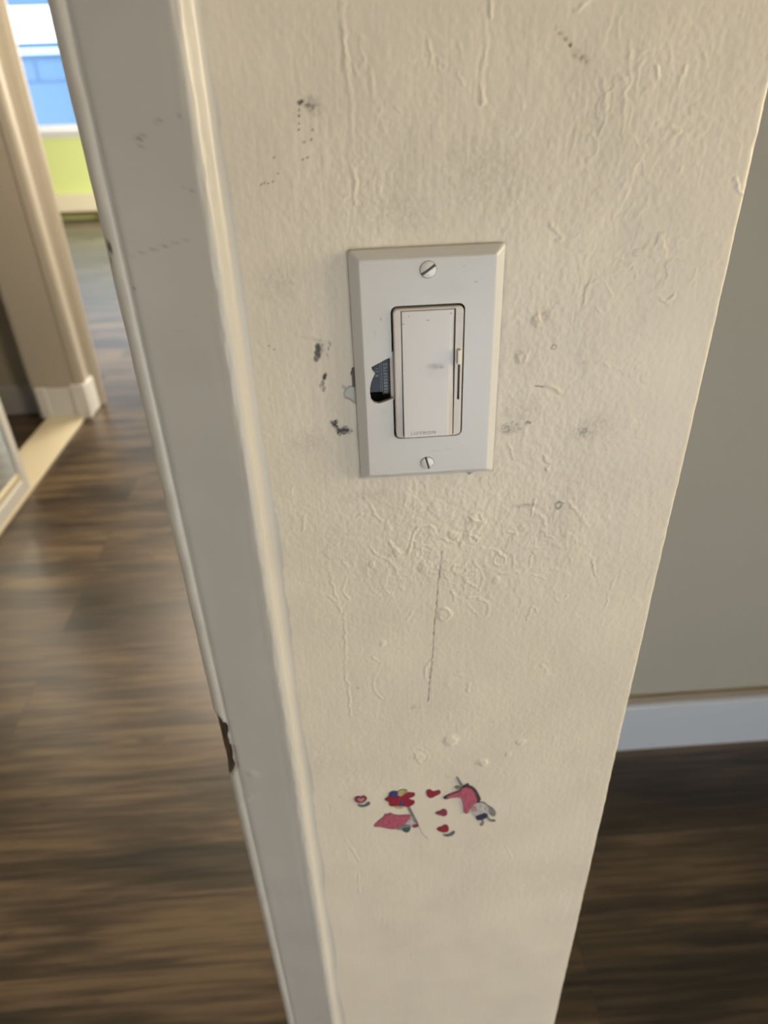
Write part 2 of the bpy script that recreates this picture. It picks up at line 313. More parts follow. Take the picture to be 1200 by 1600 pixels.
BUMPS= [(17.8,-269.5,4.5),(40.5,-296.2,3.38),(59.3,-289.5,2.25),(41.5,-131.1,2.25),(67.0,-277.4,2.63),(11.2,-155.2,4.13),(-30.8,-114.0,1.88),(-16.9,-107.5,2.25),(14.7,-97.0,2.25),(-0.2,-119.2,3.0),(26.3,-87.2,2.25),(52.2,21.8,2.4),(46.3,4.0,2.93),(64.6,-58.7,1.33),(-26.7,-175.4,2.0),(18.0,-271.0,4.5),(41.7,-296.8,3.0),(-4.4,-284.9,3.5)]
CRACK= [(8.9,-108.1),(8.5,-113.2),(7.8,-118.8),(7.3,-128.5),(6.6,-138.4),(6.3,-148.6),(5.4,-159.0),(4.8,-169.7),(4.6,-180.8),(3.7,-194.5),(3.1,-203.8),(2.1,-215.8),(1.5,-228.2),(1.0,-240.9),(-0.3,-250.0),(-1.2,-257.9)]
MARKS= [(-46.3,112.0,2.48,2.48,20,0.55,0,1),(-50.0,112.8,1.24,0.93,0,0.7,0,1),(-44.7,110.9,3.1,3.72,0,0.25,0,1),(-51.0,110.2,0.5,0.43,0,0.8,0,0),(-51.2,108.2,0.5,0.43,0,0.8,0,0),(-51.5,105.6,0.5,0.43,0,0.8,0,0),(-51.7,103.4,0.5,0.43,0,0.8,0,0),(-46.3,103.2,0.62,0.4,20,0.6,0,0),(-47.1,99.8,0.62,0.4,20,0.6,0,0),(-50.0,99.0,0.62,0.4,20,0.6,0,0),(-51.1,92.8,0.62,0.4,20,0.6,0,0),(-49.2,93.4,0.62,0.4,20,0.6,0,0),(-67.7,84.7,0.62,0.4,20,0.6,0,0),(-66.2,84.4,0.62,0.4,20,0.6,0,0),(-64.3,85.0,0.62,0.4,20,0.6,0,0),(-69.1,84.2,0.62,0.4,20,0.6,0,0),(-62.7,93.9,0.62,0.4,20,0.6,0,0),(-61.6,88.0,0.62,0.4,20,0.6,0,0),(-51.3,13.2,1.3,2.79,8,0.95,0,0),(-51.8,10.8,1.24,2.48,12,0.95,0,0),(-52.6,8.3,1.18,1.55,8,0.8,0,0),(-49.5,13.7,1.24,3.1,-20,0.35,0,1),(-46.5,13.0,0.31,1.86,8,0.55,0,1),(-47.1,9.6,0.31,1.86,8,0.55,0,1),(-45.7,15.7,0.31,1.86,8,0.55,0,1),(-49.1,-0.5,0.93,2.17,-20,0.75,0,1),(-50.9,-4.3,0.93,1.86,-20,0.75,0,1),(-50.2,-6.7,0.93,1.24,-20,0.75,0,1),(-46.5,-25.6,2.14,1.07,50,1.0,0,1),(-46.5,-25.6,1.95,0.98,50,0.6,0,0),(-45.3,-27.8,1.07,2.14,30,1.0,0,1),(-45.3,-27.8,0.98,1.95,30,0.6,0,0),(-44.2,-30.3,1.43,1.78,0,1.0,0,1),(-44.2,-30.3,1.3,1.63,0,0.6,0,0),(-41.6,-29.4,3.56,1.96,-8,1.0,0,1),(-41.6,-29.4,3.25,1.79,-8,0.6,0,0),(-40.6,-29.8,2.14,1.78,0,1.0,0,1),(-40.6,-29.8,1.95,1.63,0,0.6,0,0),(-47.4,-25.2,1.07,1.78,30,1.0,0,1),(-47.4,-25.2,0.98,1.63,30,0.6,0,0),(-40.2,-6.6,0.93,1.55,20,0.4,0,1),(55.7,23.2,2.17,3.41,0,0.22,0,1),(61.5,8.1,1.4,1.4,0,0.55,0,2),(56.2,-11.5,2.79,0.5,-12,0.6,0,0),(43.9,-33.1,6.82,3.1,5,0.45,0,1),(40.7,-34.3,2.48,2.79,0,0.45,0,1),(52.0,-30.7,1.86,0.93,0,0.7,0,1),(46.5,-23.3,9.3,8.06,0,0.16,0,1),(85.7,-35.5,9.92,6.82,15,0.22,2,1),(81.0,-37.8,3.72,3.1,0,0.3,0,1),(73.0,-82.0,2.48,2.48,0,0.6,0,2),(75.7,-80.5,1.55,0.37,-30,0.6,0,1),(55.4,-80.8,7.44,1.55,0,0.35,0,1),(35.1,4.1,3.1,18.6,0,0.14,0,1),(49.4,134.0,0.93,0.84,0,0.6,2,1),(51.1,132.3,1.08,0.98,0,0.6,2,1),(53.3,130.4,0.93,0.84,0,0.6,2,1),(55.3,128.6,0.93,0.84,0,0.6,2,1),(57.9,125.4,1.86,1.67,0,0.6,2,1),(60.6,123.9,1.55,1.4,0,0.6,2,1),(62.5,122.6,1.24,1.12,0,0.6,2,1),(55.3,128.4,0.5,0.5,0,0.9,0,0),(-33.0,-68.8,12.4,3.1,5,0.12,0,1),(-60.7,-34.7,9.3,6.2,0,0.12,0,1),(-67.8,44.8,9.3,9.3,0,0.1,0,1),(-53.0,17.9,7.75,0.93,-14,0.2,0,1),(-74.1,15.9,0.5,0.5,0,0.5,0,0),(-71.9,14.0,0.5,0.5,0,0.5,0,0),(-11.1,-284.8,0.5,0.5,0,0.5,0,0),(20.2,-187.6,0.5,0.5,0,0.5,0,0),(21.1,-204.5,0.5,0.5,0,0.5,0,0),(46.2,-254.2,0.5,0.5,0,0.5,0,0),(-4.2,-235.3,0.5,0.5,0,0.5,0,0),(15.1,-238.5,0.5,0.5,0,0.5,0,0),(29.0,-204.7,0.31,0.31,0,0.8,0,0),(-8.5,-234.3,2.17,1.86,0,0.25,0,1),(-43.7,-212.9,1.24,1.24,0,0.3,0,1),(16.6,-310.5,0.93,0.93,0,0.4,0,1),(-88.9,24.2,0.4,0.93,10,0.6,0,0),(-89.3,21.5,0.4,0.93,10,0.6,0,0),(-88.4,-41.0,0.4,0.93,10,0.6,0,0),(-88.4,-51.5,0.4,0.93,10,0.6,0,0),(-88.7,-59.2,0.4,0.93,10,0.6,0,0),(-89.5,-134.7,0.4,0.93,10,0.6,0,0),(-10.3,71.6,18.6,9.3,0,0.1,0,1),(19.4,85.3,18.6,12.4,0,0.1,0,1),(-17.9,91.4,24.8,24.8,0,0.05,0,1)]
PATCH= [(-34.9, -6.0), (-37.9, -6.3), (-39.7, -7.8), (-40.5, -9.6), (-40.2, -11.9), (-38.7, -12.5), (-37.4, -13.2), (-36.2, -14.5), (-34.9, -15.2)]
GAP= [(-34.4, 3.3), (-35.9, 3.0), (-36.6, 1.0), (-36.4, -2.1), (-36.0, -6.6), (-34.5, -6.7)]
CHIPB= [(21.0, -57.4), (22.8, -59.4), (25.2, -57.6)]
STK={'heart_a':[(-52.4,-327.84),(-50.84,-324.28),(-48.72,-324.19),(-47.51,-325.52),(-45.83,-323.51),(-43.67,-324.78),(-42.96,-327.92),(-45.47,-331.74),(-48.39,-332.6),(-51.17,-330.72)],
 'heart_a_in':[(-50.29,-328.09),(-49.13,-326.18),(-47.6,-327.38),(-45.96,-326.21),(-44.86,-327.7),(-46.12,-329.6),(-47.98,-330.76)],
 'leaf_a':[(-50.53,-332.86),(-47.93,-334.21),(-45.28,-334.69),(-42.44,-330.72),(-40.39,-332.68),(-42.14,-336.28),(-46.49,-337.67),(-49.65,-336.43)],
 'bal_red':[(-30.7,-330.05),(-27.44,-327.87),(-26.07,-324.12),(-22.11,-327.64),(-17.86,-328.14),(-14.61,-324.27),(-10.36,-324.26),(-7.5,-325.27),(-8.27,-328.91),(-12.55,-330.46),(-11.51,-332.65),(-7.76,-334.12),(-8.32,-337.52),(-11.04,-340.33),(-14.83,-340.58),(-19.11,-338.32),(-24.51,-339.08),(-27.16,-337.37),(-26.51,-333.12)],
 'bal_blue':[(-26.79,-323.36),(-24.94,-321.56),(-22.5,-320.83),(-19.88,-322.48),(-20.5,-326.98),(-23.73,-328.47),(-26.36,-327.14)],
 'bal_blue2':[(-19.58,-334.45),(-16.88,-333.39),(-15.31,-336.17),(-16.96,-338.93),(-19.32,-338.3)],
 'bal_yel':[(-20.93,-321.85),(-16.66,-319.83),(-12.98,-321.09),(-13.56,-325.58),(-16.8,-328.6),(-19.46,-327.95)],
 'bal_yel2':[(-23.64,-338.83),(-16.97,-339.1),(-15.71,-341.52),(-19.19,-342.86),(-22.19,-341.45)],
 'stick':[(-14.17,-339.78),(-12.01,-339.69),(-8.42,-352.86),(-4.84,-363.63),(-6.29,-364.92),(-10.07,-353.56)],
 'str':[(-5.4,-365.03),(-4.51,-365.51),(-1.85,-375.69),(3.82,-384.94),(3.37,-385.65),(-2.75,-376.52)],
 'pig':[(-39.94,-362.59),(-37.58,-358.32),(-34.16,-354.22),(-31.35,-351.86),(-30.34,-347.17),(-28.55,-349.17),(-26.31,-346.6),(-24.53,-349.3),(-19.33,-351.0),(-14.96,-350.81),(-10.6,-351.7),(-12.63,-356.85),(-15.1,-361.09),(-19.59,-365.11),(-24.07,-367.88),(-29.56,-365.72),(-34.99,-362.84)],
 'pig_white':[(-12.39,-354.71),(-9.01,-358.74),(-5.73,-364.07),(-6.52,-367.1),(-10.72,-364.74),(-14.89,-361.66)],
 'pig_cloth':[(-23.53,-368.32),(-19.03,-364.82),(-14.01,-362.14),(-10.17,-364.81),(-11.86,-368.29),(-17.44,-369.82)],
 'pig_teal':[(-18.3,-367.49),(-14.61,-366.1),(-11.29,-366.51),(-11.67,-370.91),(-13.93,-373.43),(-16.91,-371.37)],
 'pig_foot':[(-10.38,-364.05),(-6.28,-362.72),(-4.73,-364.75),(-5.74,-366.83),(-9.08,-367.53)],
 'heart_b':[(0.7,-324.35),(1.75,-322.29),(3.67,-322.17),(5.39,-324.9),(7.52,-325.31),(9.85,-323.89),(11.37,-325.42),(10.98,-328.43),(7.79,-330.28),(4.59,-332.82),(2.44,-331.53),(1.14,-328.31)],
 'heart_c':[(7.13,-351.52),(10.17,-349.21),(11.81,-349.41),(12.88,-347.41),(15.39,-347.36),(16.76,-350.54),(16.61,-354.28),(14.67,-356.2),(11.33,-354.36)],
 'heart_d':[(8.66,-371.96),(11.53,-368.97),(13.22,-369.55),(14.62,-366.77),(17.09,-367.45),(18.27,-370.74),(18.13,-375.01),(16.15,-377.01),(11.62,-375.32)],
 'leaf_d':[(13.01,-378.13),(16.76,-379.92),(19.56,-378.57),(22.63,-375.2),(23.6,-377.57),(21.34,-382.2),(15.68,-382.63)],
 'uni_head':[(13.2,-333.14),(17.44,-330.21),(21.68,-327.97),(26.45,-326.15),(26.89,-323.16),(30.06,-322.18),(33.86,-323.96),(37.33,-330.3),(38.74,-338.21),(39.44,-341.77),(33.61,-346.0),(33.3,-352.53),(31.16,-354.42),(29.32,-352.05),(29.34,-345.84),(27.5,-336.02),(25.58,-333.21),(19.66,-333.21),(15.17,-335.09)],
 'uni_snout':[(13.2,-333.14),(16.17,-331.08),(16.65,-333.54),(15.17,-335.09)],
 'uni_mane':[(26.9,-323.5),(28.11,-321.29),(30.53,-320.22),(31.51,-317.83),(32.37,-321.27),(35.42,-322.79),(38.29,-327.51),(40.73,-334.12),(42.04,-338.94),(39.44,-341.77),(37.91,-336.38),(35.69,-329.6),(33.17,-325.57),(30.63,-323.25)],
 'uni_horn':[(22.49,-309.72),(23.78,-310.85),(28.56,-322.01),(26.46,-322.77)],
 'uni_ear':[(21.32,-322.18),(23.09,-320.38),(25.57,-321.66),(26.92,-324.17),(24.28,-325.22)],
 'uni_body':[(33.94,-346.04),(38.38,-342.52),(42.15,-341.39),(46.13,-344.67),(49.24,-351.77),(47.87,-357.34),(42.9,-357.83),(37.92,-357.94),(36.06,-352.87)],
 'uni_arm':[(33.65,-347.24),(36.31,-345.26),(39.16,-347.9),(38.78,-351.94),(36.03,-351.97)],
 'uni_shirt':[(42.18,-342.1),(44.36,-342.0),(47.9,-347.17),(51.93,-350.67),(54.46,-356.34),(53.08,-361.24),(49.57,-358.09),(48.17,-352.53),(45.1,-345.95)],
 'uni_short':[(38.48,-358.01),(42.84,-356.38),(44.98,-354.84),(47.83,-356.62),(48.28,-361.02),(43.72,-363.37),(39.85,-364.18)],
 'uni_leg':[(43.17,-363.67),(44.59,-362.93),(45.98,-368.61),(44.12,-372.09),(42.38,-370.94),(44.16,-368.2)],
 'uni_leg2':[(46.96,-361.4),(48.61,-361.06),(50.49,-364.94),(54.43,-365.42),(54.56,-367.64),(50.04,-367.08)]}
#casing [(-104.9, 108.2), (-113.4, 103.0), (-96.2, 109.8), (-113.6, 99.7), (-124.2, 59.5), (-117.7, 61.0), (-114.3, 61.7), (-108.7, 63.0), (-103.0, 64.6), (-129.3, 45.0), (-120.9, -286.2), (-130.4, -316.7), (-112.8, 26.7), (-136.1, 62.6), (-133.7, -226.5), (-141.5, -290.8), (-137.0, -151.8), (-136.0, -125.3)]

# ------------------------------------------------------------------ the setting
H = 2.4
structure(boxes('floor', [(-5.1, 3.3, -1.9, 8.9, -0.06, 0.0)], M_floor))
structure(boxes('ceiling', [(-5.1, 3.3, -1.9, 8.9, H, H + 0.08)], M_ceil))

def chaikin(L):
    for _ in range(2):
        Q = [L[0]]
        for a, c in zip(L[:-1], L[1:]):
            Q += [(0.75 * a[0] + 0.25 * c[0], 0.75 * a[1] + 0.25 * c[1]), (0.25 * a[0] + 0.75 * c[0], 0.25 * a[1] + 0.75 * c[1])]
        L = Q + [L[-1]]
    return L
# --- front wall: the pier that carries the switch
def front_wall():
    random.seed(4)
    R = 2.2
    xs = list(np.arange(-95.0, 139.0 - R + 0.01, 0.5))
    prof = [(x, 0.0, 0.0, -1.0) for x in xs]            # x, y, normal
    for i in range(1, 9):
        t = math.pi / 2 * i / 8
        prof.append((139.0 - R + R * math.sin(t), R - R * math.cos(t), math.sin(t), -math.cos(t)))
    for y in (4, 6, 9, 14, 30, 60, 90, 118):
        prof.append((139.0, y, 1.0, 0.0))
    prof.append((139, 120, 1, 0)); prof.append((100, 120, 0, 1)); prof.append((-131, 120, 0, 1)); prof.append((-131, 60, -1, 0)); prof.append((-131, 8, -1, 0)); prof.append((-131, 3.0, -0.7, -0.7)); prof.append((-98, 3.0, 0, -1))
    zs = np.concatenate([np.arange(-1200, -820, 12.0), np.arange(-820, -330, 1.0), np.arange(-330, 172, 0.5), np.arange(172, 240, 2.0), np.linspace(240, 1200, 40)])
    P = np.array(prof); nc = len(P); nr = len(zs)
    s = np.concatenate([[0], np.cumsum(np.hypot(np.diff(P[:, 0]), np.diff(P[:, 1])))]) - 95.0
    X = np.tile(s, (nr, 1)); Z = np.tile(zs[:, None], (1, nc))
    front = (np.arange(nc) < len(xs) + 12)[None, :].repeat(nr, 0).astype(float)
    def ell(cx, cz, rx, rz): return np.exp(-(((X - cx) / rx) ** 2 + ((Z - cz) / rz) ** 2))
    rough = np.clip(0.45 + 0.8 * ell(25, -95, 85, 45) + 0.7 * ell(60, -5, 45, 60) + 0.4 * ell(20, 85, 110, 35) + 0.35 * ell(110, 100, 50, 70) + 0.3 * ell(100, -150, 60, 120), 0, 1.25)
    rough *= np.clip(1.2 - 0.0011 * np.clip(-Z - 180, 0, 600), 0.5, 1.2)
    h = 0.55 * vnoise(X, Z, 45, 60, 1) + 0.30 * vnoise(X, Z, 14, 30, 2)
    h += rough * (0.11 * vnoise(X, Z, 4.2, 6, 3) + 0.12 * vnoise(X, Z, 2.0, 2.6, 4) + 0.085 * vnoise(X, Z, 1.1, 1.6, 5))
    h += 0.038 * vnoise(X, Z, 1.1, 14, 6) + 0.03 * vnoise(X, Z, 2.3, 30, 7)
    # wandering edges of lifted paint films
    nA = vnoise(X, Z, 13, 13, 81) + 0.42 * vnoise(X, Z, 5, 5, 82) + 0.16 * vnoise(X, Z, 2, 2, 83)
    nB = vnoise(X, Z, 9, 12, 84) + 0.45 * vnoise(X, Z, 3.5, 4, 85)
    blot = np.clip(1.15 * ell(22, -112, 62, 34) + 0.55 * ell(95, 45, 40, 60) + 0.55 * ell(95, 110, 40, 40) + 0.4 * ell(70, -40, 40, 30) + 0.12 + 0.9 * vnoise(X, Z, 26, 26, 86), 0, 1.1) * (Z < 170)
    for nn, lv, a_ in ((nA, 0.16, 0.20), (nB, -0.12, 0.13), (nA, -0.22, 0.13)):
        e = (nn - lv) / 0.045
        h += a_ * blot * (np.exp(-e * e) - 0.3 * np.exp(-(e + 2.2) ** 2)) * np.clip(0.6 + 1.8 * vnoise(X, Z, 9, 9, 87), 0, 1)
    h += 0.10 * blot * np.clip((nA - 0.16) / 0.05, 0, 1)
    # wiggly raised edges of old paint
    WX = X + 1.5 * vnoise(X, Z, 3.0, 3.0, 11) + 1.2 * vnoise(X, Z, 1.5, 1.5, 13)
    WZ = Z + 1.5 * vnoise(X, Z, 3.0, 3.0, 12) + 1.2 * vnoise(X, Z, 1.5, 1.5, 14)
    sc = s[:nc]
    def window(x0, x1, z0, z1):
        c = np.where((sc[:len(xs) + 8] >= x0) & (sc[:len(xs) + 8] <= x1))[0]; r = np.where((zs >= z0) & (zs <= z1))[0]
        if len(c) == 0 or len(r) == 0: return None
        return slice(r[0], r[-1] + 1), slice(c[0], c[-1] + 1)
    for k, L in enumerate(RIDGES):
        L = chaikin(L); amp = random.uniform(0.11, 0.24); wd = random.uniform(0.55, 0.95)
        ax = [p[0] for p in L]; az = [p[1] for p in L]
        wn = window(min(ax) - 4, max(ax) + 4, min(az) - 4, max(az) + 4)
        if wn is None: continue
        D = np.full(WX[wn].shape, 1e9)
        for a, b in zip(L[:-1], L[1:]): D = np.minimum(D, seg_dist(WX[wn], WZ[wn], a, b))
        fade = np.clip(0.8 + 1.6 * vnoise(X[wn], Z[wn], 7, 7, 50 + k), 0, 1.3)
        h[wn] += amp * fade * np.exp(-(D / wd) ** 2) - 0.35 * amp * fade * np.exp(-((D - 1.6) / 1.0) ** 2)
    for (x, z, r) in BUMPS:
        wn = window(x - 3 * r, x + 3 * r, z - 3 * r, z + 3 * r)
        if wn is None: continue
        D = np.hypot(WX[wn] - x, (WZ[wn] - z) * 0.9) / r
        h[wn] += 0.42 / (1 + np.exp((D - 1.0) * 7))
    for i in range(420):                                   # nibs, runs and small blisters
        x = random.uniform(-86, 137); z = random.choice([random.uniform(-150, 170), random.uniform(-150, -50), random.uniform(-700, -100)])
        r = random.uniform(0.5, 1.7); e = random.choice([1, 1, 0.5, 0.25])
        wn = window(x - 3 * r, x + 3 * r, z - 3 * r / e, z + 3 * r / e)
        if wn is None: continue
        h[wn] += random.uniform(-0.08, 0.18) * np.exp(-(((WX[wn] - x) / r) ** 2 + ((WZ[wn] - z) * e / r) ** 2))
    # fine crack
    dirt = np.zeros((nr, nc, 4)); dirt[..., 3] = 1
    wn = window(-20, 30, -230, -100)
    D = np.full(X[wn].shape, 1e9)
    JX = X[wn] + 0.9 * vnoise(X[wn], Z[wn], 2, 2, 31)
    for a, b in zip(CRACK[:-1], CRACK[1:]): D = np.minimum(D, seg_dist(JX, Z[wn], a, b))
    ck = np.exp(-(D / 0.42) ** 2) * np.clip(0.8 + vnoise(X[wn], Z[wn], 3, 3, 33), 0, 1)
    h[wn] -= 0.25 * ck; dirt[wn][..., 0] = np.maximum(dirt[wn][..., 0], 0.75 * ck)
    fine = np.clip(0.5 + 2.4 * vnoise(X, Z, 0.9, 0.9, 21) + 1.6 * vnoise(X, Z, 2.0, 2.0, 22), 0, 1)
    for (x, z, rx, rz, rot, st, ch, gr) in MARKS:
        m = 1.6 * max(rx, rz) + 1
        wn = window(x - m, x + m, z - m, z + m)
        if wn is None: continue
        c, s2 = math.cos(math.radians(rot)), math.sin(math.radians(rot))
        dx = X[wn] - x; dz = Z[wn] - z
        u = (dx * c + dz * s2) / rx; v = (-dx * s2 + dz * c) / rz
        rr = np.hypot(u, v) + 0.5 * vnoise(X[wn], Z[wn], 1.3, 1.3, 41)
        if gr == 2: k = np.exp(-((rr - 0.75) / 0.28) ** 2)
        elif gr == 0: k = 1 / (1 + np.exp((rr - 0.95) * 9))
        else: k = np.clip(1.35 - rr, 0, 1) * (0.4 + 0.9 * fine[wn]) * (1.5 if st > 0.65 else 1.0)
        A = dirt[wn]
        A[..., ch] = np.maximum(A[..., ch], np.clip(k * st, 0, 1))
        if gr == 0:
            k = k * (0.55 + 0.6 * fine[wn]); h[wn] -= 0.06 * k
    # bare plaster beside the plate and the open gap behind its edge
    wn = window(-60, -30, -30, 15)
    p = in_poly(X[wn], Z[wn], PATCH); dirt[wn][..., 1][p] = 1.0; h[wn] = np.where(p, -0.25, h[wn])
    D = np.full(X[wn].shape, 1e9)
    for a, b in zip(PATCH[:-1], PATCH[1:]): D = np.minimum(D, seg_dist(X[wn], Z[wn], a, b))
    dirt[wn][..., 0] = np.maximum(dirt[wn][..., 0], 0.55 * np.exp(-(D / 0.45) ** 2))
    p = in_poly(X[wn], Z[wn], GAP); dirt[wn][..., 0][p] = 0.9; h[wn] = np.where(p, -0.8, h[wn])
    wn = window(10, 40, -70, -50)
    p = in_poly(X[wn], Z[wn], CHIPB); dirt[wn][..., 0][p] = 0.7
    # hand grime gathers along the rim of the plate
    rim = np.maximum(np.abs(X) - 35.0, np.abs(Z) - 57.2)
    g = np.exp(-(np.clip(rim, 0, 50) / 0.9) ** 2) * (rim < 5)
    dirt[..., 0] = np.maximum(dirt[..., 0], 0.30 * g * np.clip(0.8 + vnoise(X, Z, 6, 6, 44), 0, 1) * front)
    # round the arris slightly unevenly
    arr = np.exp(-((X - (139 - R + 1.2)) / 2.2) ** 2)
    h += arr * (0.35 * vnoise(X, Z, 4, 9, 61) + 0.25 * vnoise(X, Z, 3, 3, 62)) 
    # keep the seat of the plate flat
    inside = (np.abs(X) < 33.5) & (np.abs(Z) < 55.5)
    h = np.where(inside, -0.4, h)
    h = h * front
    V = np.empty((nr, nc, 3))
    V[..., 0] = (P[:, 0][None] + P[:, 2][None] * h) / 1000
    V[..., 1] = (P[:, 1][None] + P[:, 3][None] * h) / 1000
    V[..., 2] = Z / 1000 + PZ
    xc = 0.5 * (X[:-1, :-1] + X[1:, 1:]); zc = 0.5 * (Z[:-1, :-1] + Z[1:, 1:])
    keep = ~((np.abs(xc) < 29.0) & (np.abs(zc) < 47.0) & (front[:-1, :-1] > 0))
    me = grid_mesh('wall_front', V.reshape(-1, 3), nr, nc, keep)
    at = me.color_attributes.new('dirt', 'FLOAT_COLOR', 'POINT')
    at.data.foreach_set('color', dirt.astype(np.float32).ravel())
    return structure(link('wall_front', me, None, M_wall))
front_wall()
structure(boxes('wall_above_opening', [(-1.30, -0.145, 0.0, 0.12, 2.05, H)], M_plain))

# --- door casing on the left of the pier: thick rounded back edge, face sloping to a grooved inner bead
def casing():
    # x, y in mm (y negative = towards the room); smooth profile through these points
    pts = [(-80.5, 0.15), (-83.5, -0.3), (-86.0, -1.6), (-87.6, -3.8), (-88.6, -5.9), (-90.2, -7.5), (-92.3, -8.2), (-94.6, -8.0), (-97.5, -7.4), (-101, -6.8),
           (-108, -5.4), (-116, -3.9), (-123, -2.6), (-127.5, -1.8), (-129.6, -1.2), (-130.8, -0.55), (-131.8, -0.5), (-133.0, -1.0), (-134.8, -1.15), (-136.6, -0.5), (-138.1, 0.9), (-138.9, 2.6), (-139, 4.5), (-139, 8), (-139, 20), (-139, 120.5), (-125, 121), (-100, 122)]
    P = []
    for i in range(len(pts) - 1):
        a = np.array(pts[max(i - 1, 0)], float); b = np.array(pts[i], float); c = np.array(pts[i + 1], float); d = np.array(pts[min(i + 2, len(pts) - 1)], float)
        n = 4 if i < 22 else 1
        for k in range(n):
            t = k / n
            if n == 1: P.append(tuple(b)); continue
            P.append(tuple(0.5 * ((2 * b) + (c - a) * t + (2 * a - 5 * b + 4 * c - d) * t * t + (-a + 3 * b - 3 * c + d) * t ** 3)))
    P.append(pts[-1]); P = np.array(P)
    T = np.gradient(P, axis=0); T /= np.linalg.norm(T, axis=1)[:, None] + 1e-9
    N = np.stack([T[:, 1], -T[:, 0]], 1)
    if N[40, 1] > 0: N = -N
    zs = np.concatenate([np.arange(-1200, -800, 10.0), np.arange(-800, 180, 1.25), np.linspace(180, 850, 60)])
    s = np.concatenate([[0], np.cumsum(np.linalg.norm(np.diff(P, axis=0), axis=1))])
    nr, nc = len(zs), len(P)
    X = np.tile(P[:, 0], (nr, 1)); Y = np.tile(P[:, 1], (nr, 1)); Z = np.tile(zs[:, None], (1, nc)); Sg = np.tile(s, (nr, 1))
    vis = (np.arange(nc) < 90)[None].repeat(nr, 0) * 1.0
    h = 0.35 * vnoise(Sg, Z, 12, 50, 5) + 0.06 * vnoise(Sg, Z, 1.5, 22, 6) + 0.05 * vnoise(Sg, Z, 3, 6, 8)
    ridge = np.exp(-((X + 90.5) / 3.5) ** 2) * (Y < 1)
    h += ridge * (0.32 * vnoise(Sg, Z, 2.2, 18, 15) + 0.28 * vnoise(Sg, Z, 1.5, 6, 16))
    bead = np.exp(-((X + 136) / 4) ** 2) * (Y < 4)
    h += bead * (0.5 * vnoise(Sg, Z, 5, 9, 17))
    dirt = np.zeros((nr, nc, 4)); dirt[..., 3] = 1
    face = (Y < 0.5)
    def stain(x, z, rx, rz, rot, st, ch=0):
        c, s2 = math.cos(math.radians(rot)), math.sin(math.radians(rot))
        u = ((X - x) * c + (Z - z) * s2) / rx; v = (-(X - x) * s2 + (Z - z) * c) / rz
        k = 1 / (1 + np.exp((np.hypot(u, v) - 1) * 5)) * (0.6 + 0.8 * (vnoise(X, Z, 1.2, 1.2, 9) + 0.5)) * face
        dirt[..., ch] = np.maximum(dirt[..., ch], np.clip(st * k, 0, 1))
    for a in [(-105.1, 108.4, 1.7, 0.7, 24, 0.32), (-113.6, 103.1, 2.3, 0.7, 24, 0.38), (-96.5, 110, 1.2, 0.5, 25, 0.28), (-113.8, 99.7, 0.8, 0.7, 0, 0.35),
              (-118, 61, 3.5, 0.35, 14, 0.25), (-113, 62.2, 3, 0.4, 12, 0.3), (-107, 63.6, 2.5, 0.4, 14, 0.25), (-103, 64.8, 3, 0.4, 14, 0.22), (-124, 59.6, 3, 0.3, 14, 0.35),
              (-97, 84, 3, 0.4, -20, 0.25), (-129.5, 45, 0.6, 0.8, 0, 0.5), (-113, 26, 0.8, 1, 0, 0.2), (-136.6, 62.6, 1.2, 2.6, 10, 0.85), (-137.8, 57, 1, 1.6, 0, 0.5)]:
        stain(*a)
    for z0, z1, st in ((-172, -150, 0.8), (-135, -120, 0.7), (-190, -182, 0.5)):
        stain(-138.6, (z0 + z1) / 2, 0.6, (z1 - z0) / 2, 0, st, 2)
    for (x, z, r, a) in [(-121.2, -287, 3.2, 0.7), (-130, -316, 3.0, 0.5), (-126, -313, 2.2, 0.35), (-118, -450, 3, 0.2), (-108, -262, 2, 0.2)]:
        h += a / (1 + np.exp((np.hypot(X - x, Z - z) / r - 1) * 6)) * face
    # splintered gouge where the latch once sat: bare dark wood at the opening edge
    zc, hl = -258.0, 33.0
    t = np.clip(1 - np.abs(Z - zc) / hl, 0, 1)
    prof = np.clip(t * 3.0, 0, 1)
    wdt = prof * (6.4 + 1.4 * vnoise(X * 0, Z, 1, 5, 71) + 1.0 * vnoise(X * 0, Z, 1, 2, 72))
    hit = (X < -139 + wdt) & (Y < 22) & (prof > 0)
    hit2 = (X < -139 + wdt + 1.2 + 2.0 * (Z < zc)) & (Y < 22) & (prof > 0)
    dig = np.where(hit, prof * (3.6 + 1.8 * vnoise(Sg, Z, 1.2, 12, 73)), 0)
    DX = np.where(hit, np.minimum(dig, 4.2), 0)
    h = np.where(hit, 0, h)
    dirt[..., 2] = np.where(hit, 1, dirt[..., 2]); dirt[..., 0] = np.where(hit, np.clip(0.45 + 1.6 * vnoise(Sg, Z, 0.8, 14, 74) + (Z > zc + 5) * 0.5, 0, 1), dirt[..., 0])
    dirt[..., 2] = np.where(hit2 & ~hit, np.maximum(dirt[..., 2], 0.35), dirt[..., 2])
    h *= vis
    V = np.empty((nr, nc, 3))
    V[..., 0] = (X + N[:, 0][None] * h + DX * 0.06) / 1000; V[..., 1] = (Y + N[:, 1][None] * h + DX * 0.95) / 1000; V[..., 2] = Z / 1000 + PZ
    me = grid_mesh('trim_1', V.reshape(-1, 3), nr, nc)
    at = me.color_attributes.new('dirt', 'FLOAT_COLOR', 'POINT')
    at.data.foreach_set('color', dirt.astype(np.float32).ravel())
    return structure(link('trim_1', me, None, M_trim))
casing()

